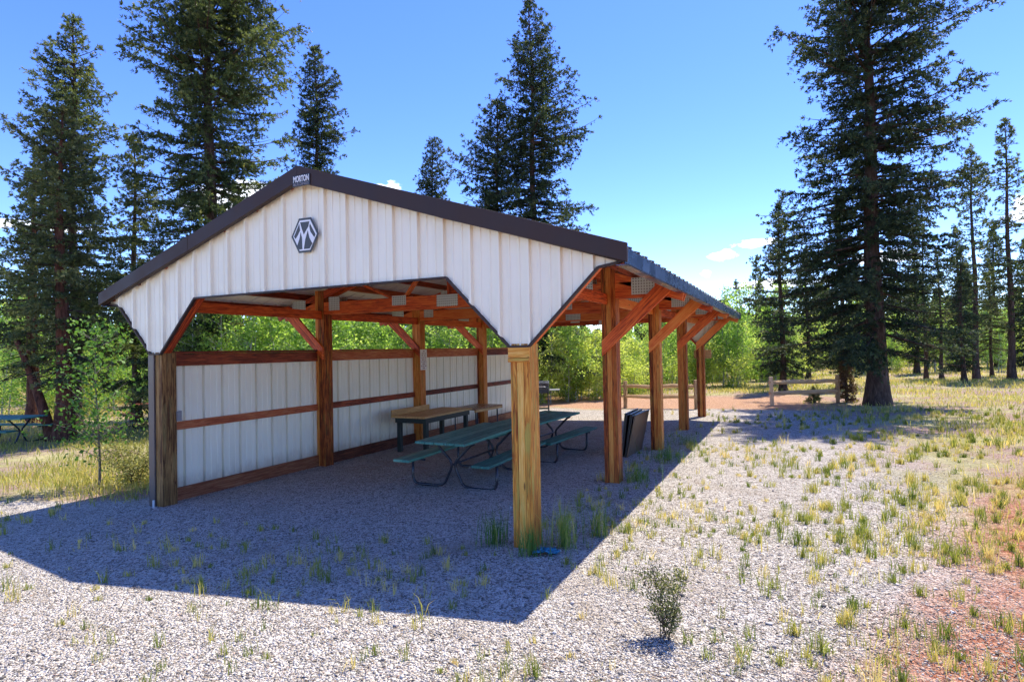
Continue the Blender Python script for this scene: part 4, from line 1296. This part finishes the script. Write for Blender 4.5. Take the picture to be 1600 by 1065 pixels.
# young spruces by the fence
Y1 = spruce_meshes(115, 1.75, [(.15, .30, .28), (.6, .24, .24), (1.1, .14, .14), (1.75, .02, .02)], .03, .13, 1.6, 'needle_brown', per=5)
place_tree('young_spruce', Y1, 6.95, 18.25, 'young spruce with rusty top behind the right fence post', 'tree', 'young spruces by the fence')
Y2 = spruce_meshes(116, .75, [(.06, .42, .42), (.3, .3, .3), (.55, .12, .12), (.75, .02, .02)], .02, .10, 1.7, 'needle', per=6)
place_tree('young_spruce', Y2, 5.95, 18.1, 'tiny dark spruce just behind the lower rail of the right fence', 'tree', 'young spruces by the fence', .7)


# ---- aspens
def leaf_quads(P, size, rng):
    n = len(P)
    nrm = rng.normal(size=(n, 3)) + np.array([0, 0, .5]); nrm /= np.linalg.norm(nrm, axis=1, keepdims=True)
    u = np.cross(nrm, rng.normal(size=(n, 3))); u /= np.linalg.norm(u, axis=1, keepdims=True); v = np.cross(nrm, u)
    s = (size * rng.uniform(.7, 1.25, n))[:, None]
    V = np.stack([P - u * s * .55, P - v * s * .42, P + u * s * .6, P + v * s * .42], 1)
    return V.reshape(-1, 3)


def broadleaf_meshes(seed, H, spread, nleaf, lsize, leafm, stems=1, barkm='aspen_bark', base=.15, nbranch=26, r0=.05, updir=.9, fan=.05):
    rng = np.random.default_rng(seed)
    TV = []; TQ = []; nb = 0; WV = []; WQ = []; wb_ = 0; P = []; T = []
    for s in range(stems):
        off = rng.normal(0, spread * .22, 2) if stems > 1 else np.zeros(2)
        h = H * (1 if s == 0 else rng.uniform(.6, .95))
        zz = np.linspace(-.15, h, 14); t = np.clip(zz / h, 0, 1)
        ln = rng.normal(0, fan, 2) + off * .15
        if fan > .1: off = off * .15
        px_ = off[0] + ln[0] * zz + .03 * np.sin(zz * 2 + s); py_ = off[1] + ln[1] * zz + .03 * np.cos(zz * 1.7 + s)
        v, q = tube_np(np.stack([px_, py_, zz], -1), (r0 * (1 - t) + min(.006, r0 * .4)) * (1 if s == 0 else .7), 7)
        TV.append(v); TQ.append(q + nb); nb += len(v)
        for b in range(nbranch // stems + 3):
            f = rng.uniform(base, 1.0); z0 = f * h
            az = rng.uniform(0, 6.28)
            L = spread * (1.15 - .75 * f) * rng.uniform(.45, 1.1) * min(1, .35 + f * 1.9)
            ns = 6; q_ = np.linspace(0, 1, ns)
            path = np.stack([np.interp(z0, zz, px_) + math.cos(az) * L * q_, np.interp(z0, zz, py_) + math.sin(az) * L * q_, z0 + L * updir * (q_ * .8 - .15 * q_ ** 2)], -1) + np.concatenate([np.zeros((1, 3)), rng.normal(0, .03 * L, (ns - 1, 3))])
            v, q = tube_np(path, r0 * .32 * (1 - q_) + min(.003, r0 * .3), 3); WV.append(v); WQ.append(q + wb_); wb_ += len(v)
            m_ = max(6, int(nleaf / (nbranch + 3 * stems)))
            tt = rng.beta(2.2, 1.2, m_)
            c = np.stack([np.interp(tt, q_, path[:, i]) for i in range(3)], -1)
            nc = max(2, int(L / .28)); cc = c[rng.integers(0, m_, nc)]
            pts = np.where(rng.random((m_, 1)) < .55, cc[rng.integers(0, nc, m_)], c) + rng.normal(0, min(.11, .13 * spread) + .07 * L, (m_, 3))
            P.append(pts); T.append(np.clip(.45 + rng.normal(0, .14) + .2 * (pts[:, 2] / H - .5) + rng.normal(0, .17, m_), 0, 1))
    P = np.concatenate(P); T = np.concatenate(T)
    keep = P[:, 2] > .03; P = P[keep]; T = T[keep]
    V = leaf_quads(P, lsize, rng); nv = len(V)
    WV = np.concatenate(WV); WQ = np.concatenate(WQ)
    me = np_mesh('crown', np.concatenate([V, WV]), np.concatenate([np.arange(nv).reshape(-1, 4), WQ + nv]), tint=np.concatenate([np.repeat(T, 4), np.zeros(len(WV))]),
                 mi=np.concatenate([np.zeros(nv // 4), np.ones(len(WQ))]))
    me.materials.append(M[leafm]); me.materials.append(M[barkm])
    tm = np_mesh('trunk', np.concatenate(TV), np.concatenate(TQ)); tm.materials.append(M[barkm])
    tm.polygons.foreach_set('use_smooth', np.ones(len(tm.polygons), bool))
    return tm, me


ASP = [broadleaf_meshes(201, 4.0, 1.35, 3200, .085, 'aspen_leaf', 2, base=.06, nbranch=34, r0=.032), broadleaf_meshes(202, 3.3, 1.25, 2900, .085, 'aspen_leaf_y', 3, base=.03, nbranch=34, r0=.03),
       broadleaf_meshes(203, 5.0, 1.5, 4000, .085, 'aspen_leaf', 2, nbranch=42, base=.1, r0=.04), broadleaf_meshes(204, 2.2, 1.25, 2600, .08, 'aspen_leaf_y', 5, nbranch=34, base=.02, r0=.025)]
place_tree('spruce_tree', K_, 12.6, 29.0, 'low dark spruce in front of the slender right spruces', 'tree', GS, .75, 4.2)
FB = [(1262, 36, K_, .95, 'dark spruce in the belt behind the fence, left of the big trunk'), (1432, 38, K_, 1.05, 'dark spruce in the belt just right of the big spruce crown'),
      (1470, 31, I_, .62, 'yellowish spruce in front of the left one of the slender right spruces'), (1498, 42, K_, 1.2, 'dark spruce in the belt behind the slender right spruces'),
      (1548, 33, I_, .58, 'yellowish spruce between the trunks of the two slender right spruces'), (1556, 44, K_, 1.25, 'darkest far spruce between the two slender right spruces'),
      (1606, 30, K_, .85, 'low dark spruce filling the right edge of the photo'), (1190, 46, K2, 1.0, 'farthest slim spruce over the aspens right of the roof end')]
for i, (u, Dq, ms, sc_, lab) in enumerate(FB):
    k = (u - 800) / FPX
    x, y = CAM[0] + (_fw[0] + _rt[0] * k) * Dq, CAM[1] + (_fw[1] + _rt[1] * k) * Dq
    place_tree('spruce_tree', ms, x, y, lab, 'tree', GS, sc_, .9 * i)
GA = 'aspens of the thicket behind the pavilion'
ra = random.Random(21)


def pix_ground(u, D):
    """a spot D metres out along the heading u (pixels of the photograph), on the terrain"""
    k = (u - 800) / FPX
    return CAM[0] + (_fw[0] + _rt[0] * k) * D, CAM[1] + (_fw[1] + _rt[1] * k) * D


ZONES = [(250, 800, 17, 25, 34, 'young aspen in the thicket seen over the left wall', (0, 2, 2, 0)),
         (760, 1010, 24.5, 36, 36, 'bright green aspen in the thicket beyond the dirt road', (0, 1, 3, 1)),
         (1010, 1240, 29, 42, 32, 'bright green aspen beyond the road right of the posts', (0, 1, 3, 2)),
         (1240, 1660, 38, 54, 44, 'distant aspen among the trunks of the right spruces', (0, 1, 2, 1)),
         (-90, 260, 24, 40, 40, 'aspen at the back of the left meadow', (0, 1, 2, 3))]
for u0, u1, d0, d1, n, lab, kinds in ZONES:
    for i in range(n):
        u = u0 + (u1 - u0) * (i + ra.random()) / n; Dq = ra.uniform(d0, d1)
        x, y = pix_ground(u, Dq)
        if -4.2 < x < 5 and y < 15: continue
        place_tree('aspen_tree', ASP[ra.choice(kinds)], x, y, lab, 'tree', GA, ra.uniform(.8, 1.2), ra.uniform(0, 6.28))

# sapling and bushes at the left corner
SAP = broadleaf_meshes(309, 2.5, .85, 1250, .060, 'sap_leaf', 1, 'sap_bark', nbranch=44, r0=.016, base=.12)
place_tree('aspen_sapling', SAP, -5.12, .47, 'green leafy sapling left of the corner post', 'sapling', barkm='sap_bark')
BUSH = broadleaf_meshes(302, .8, .7, 3600, .035, 'bush_y', 8, 'twig', .05, 34, .008, 1.0, fan=.3)
place_tree('yellow_bush', BUSH, -4.75, .85, 'low yellow green bush at the foot of the sapling', 'bush', sc=.82, barkm='twig')
SH = broadleaf_meshes(303, .46, .15, 2000, .015, 'sage', 9, 'twig', .15, 40, .0035, 2.0, fan=.26)
place_tree('small_shrub', SH, 4.50, -1.40, 'small dark stemmed shrub standing alone on the sunlit gravel', 'shrub', barkm='twig')

# ---- far forest and hills
def far_forest():
    rng = np.random.default_rng(31)
    P = []; D = []; T = []; S = []
    for i in range(260):
        u = rng.uniform(-250, 1850); Dq = rng.uniform(52, 95)
        x, y = pix_ground(u, Dq); z = float(gz(x, y)); H = rng.uniform(5, 9.5) * (.8 if 700 < u < 1250 else 1.1)
        n = 420
        f = rng.random(n) ** .8; r = (1 - f) * H * .17 * rng.uniform(.5, 1, n); a = rng.uniform(0, 6.28, n)
        P.append(np.stack([x + r * np.cos(a), y + r * np.sin(a), z + .4 + f * (H - .4)], -1))
        D.append(np.stack([np.cos(a), np.sin(a), rng.uniform(-.5, .3, n)], -1)); T.append(np.clip(rng.normal(.35, .2, n), 0, 1)); S.append(rng.uniform(.35, .7, n))
    P = np.concatenate(P); D = np.concatenate(D); T = np.concatenate(T); S = np.concatenate(S)
    V = tufts(P, D, S, S * .6, rng, 2)
    me = np_mesh('distant_forest', V, np.arange(len(V)).reshape(-1, 4), tint=np.repeat(T, 8))
    o = link('distant_forest', me, 'needle')
    tag(o, 'dark far off conifer forest closing the clearing', 'forest', kind='stuff')


far_forest()


def hills():
    xs = np.linspace(-1500, 1100, 120); ys = np.linspace(500, 1100, 14)
    X, Y = np.meshgrid(xs, ys)
    t = (Y - 500) / 600
    Z = -2 + np.sin(t * math.pi * .5) * (34 + 14 * np.sin(X / 190.) + 8 * np.sin(X / 71. + 1) + 3 * np.sin(X / 23.))
    I = np.arange(X.size).reshape(X.shape)
    Q = np.stack([I[:-1, :-1], I[:-1, 1:], I[1:, 1:], I[1:, :-1]], -1).reshape(-1, 4)
    me = np_mesh('hills', np.stack([X, Y, Z], -1).reshape(-1, 3), Q)
    me.polygons.foreach_set('use_smooth', np.ones(len(Q), bool))
    o = link('hills', me, simple('far wooded hills', (.045, .065, .075), .95, 0, .35, .05, .1))
    tag(o, kind='structure')


hills()
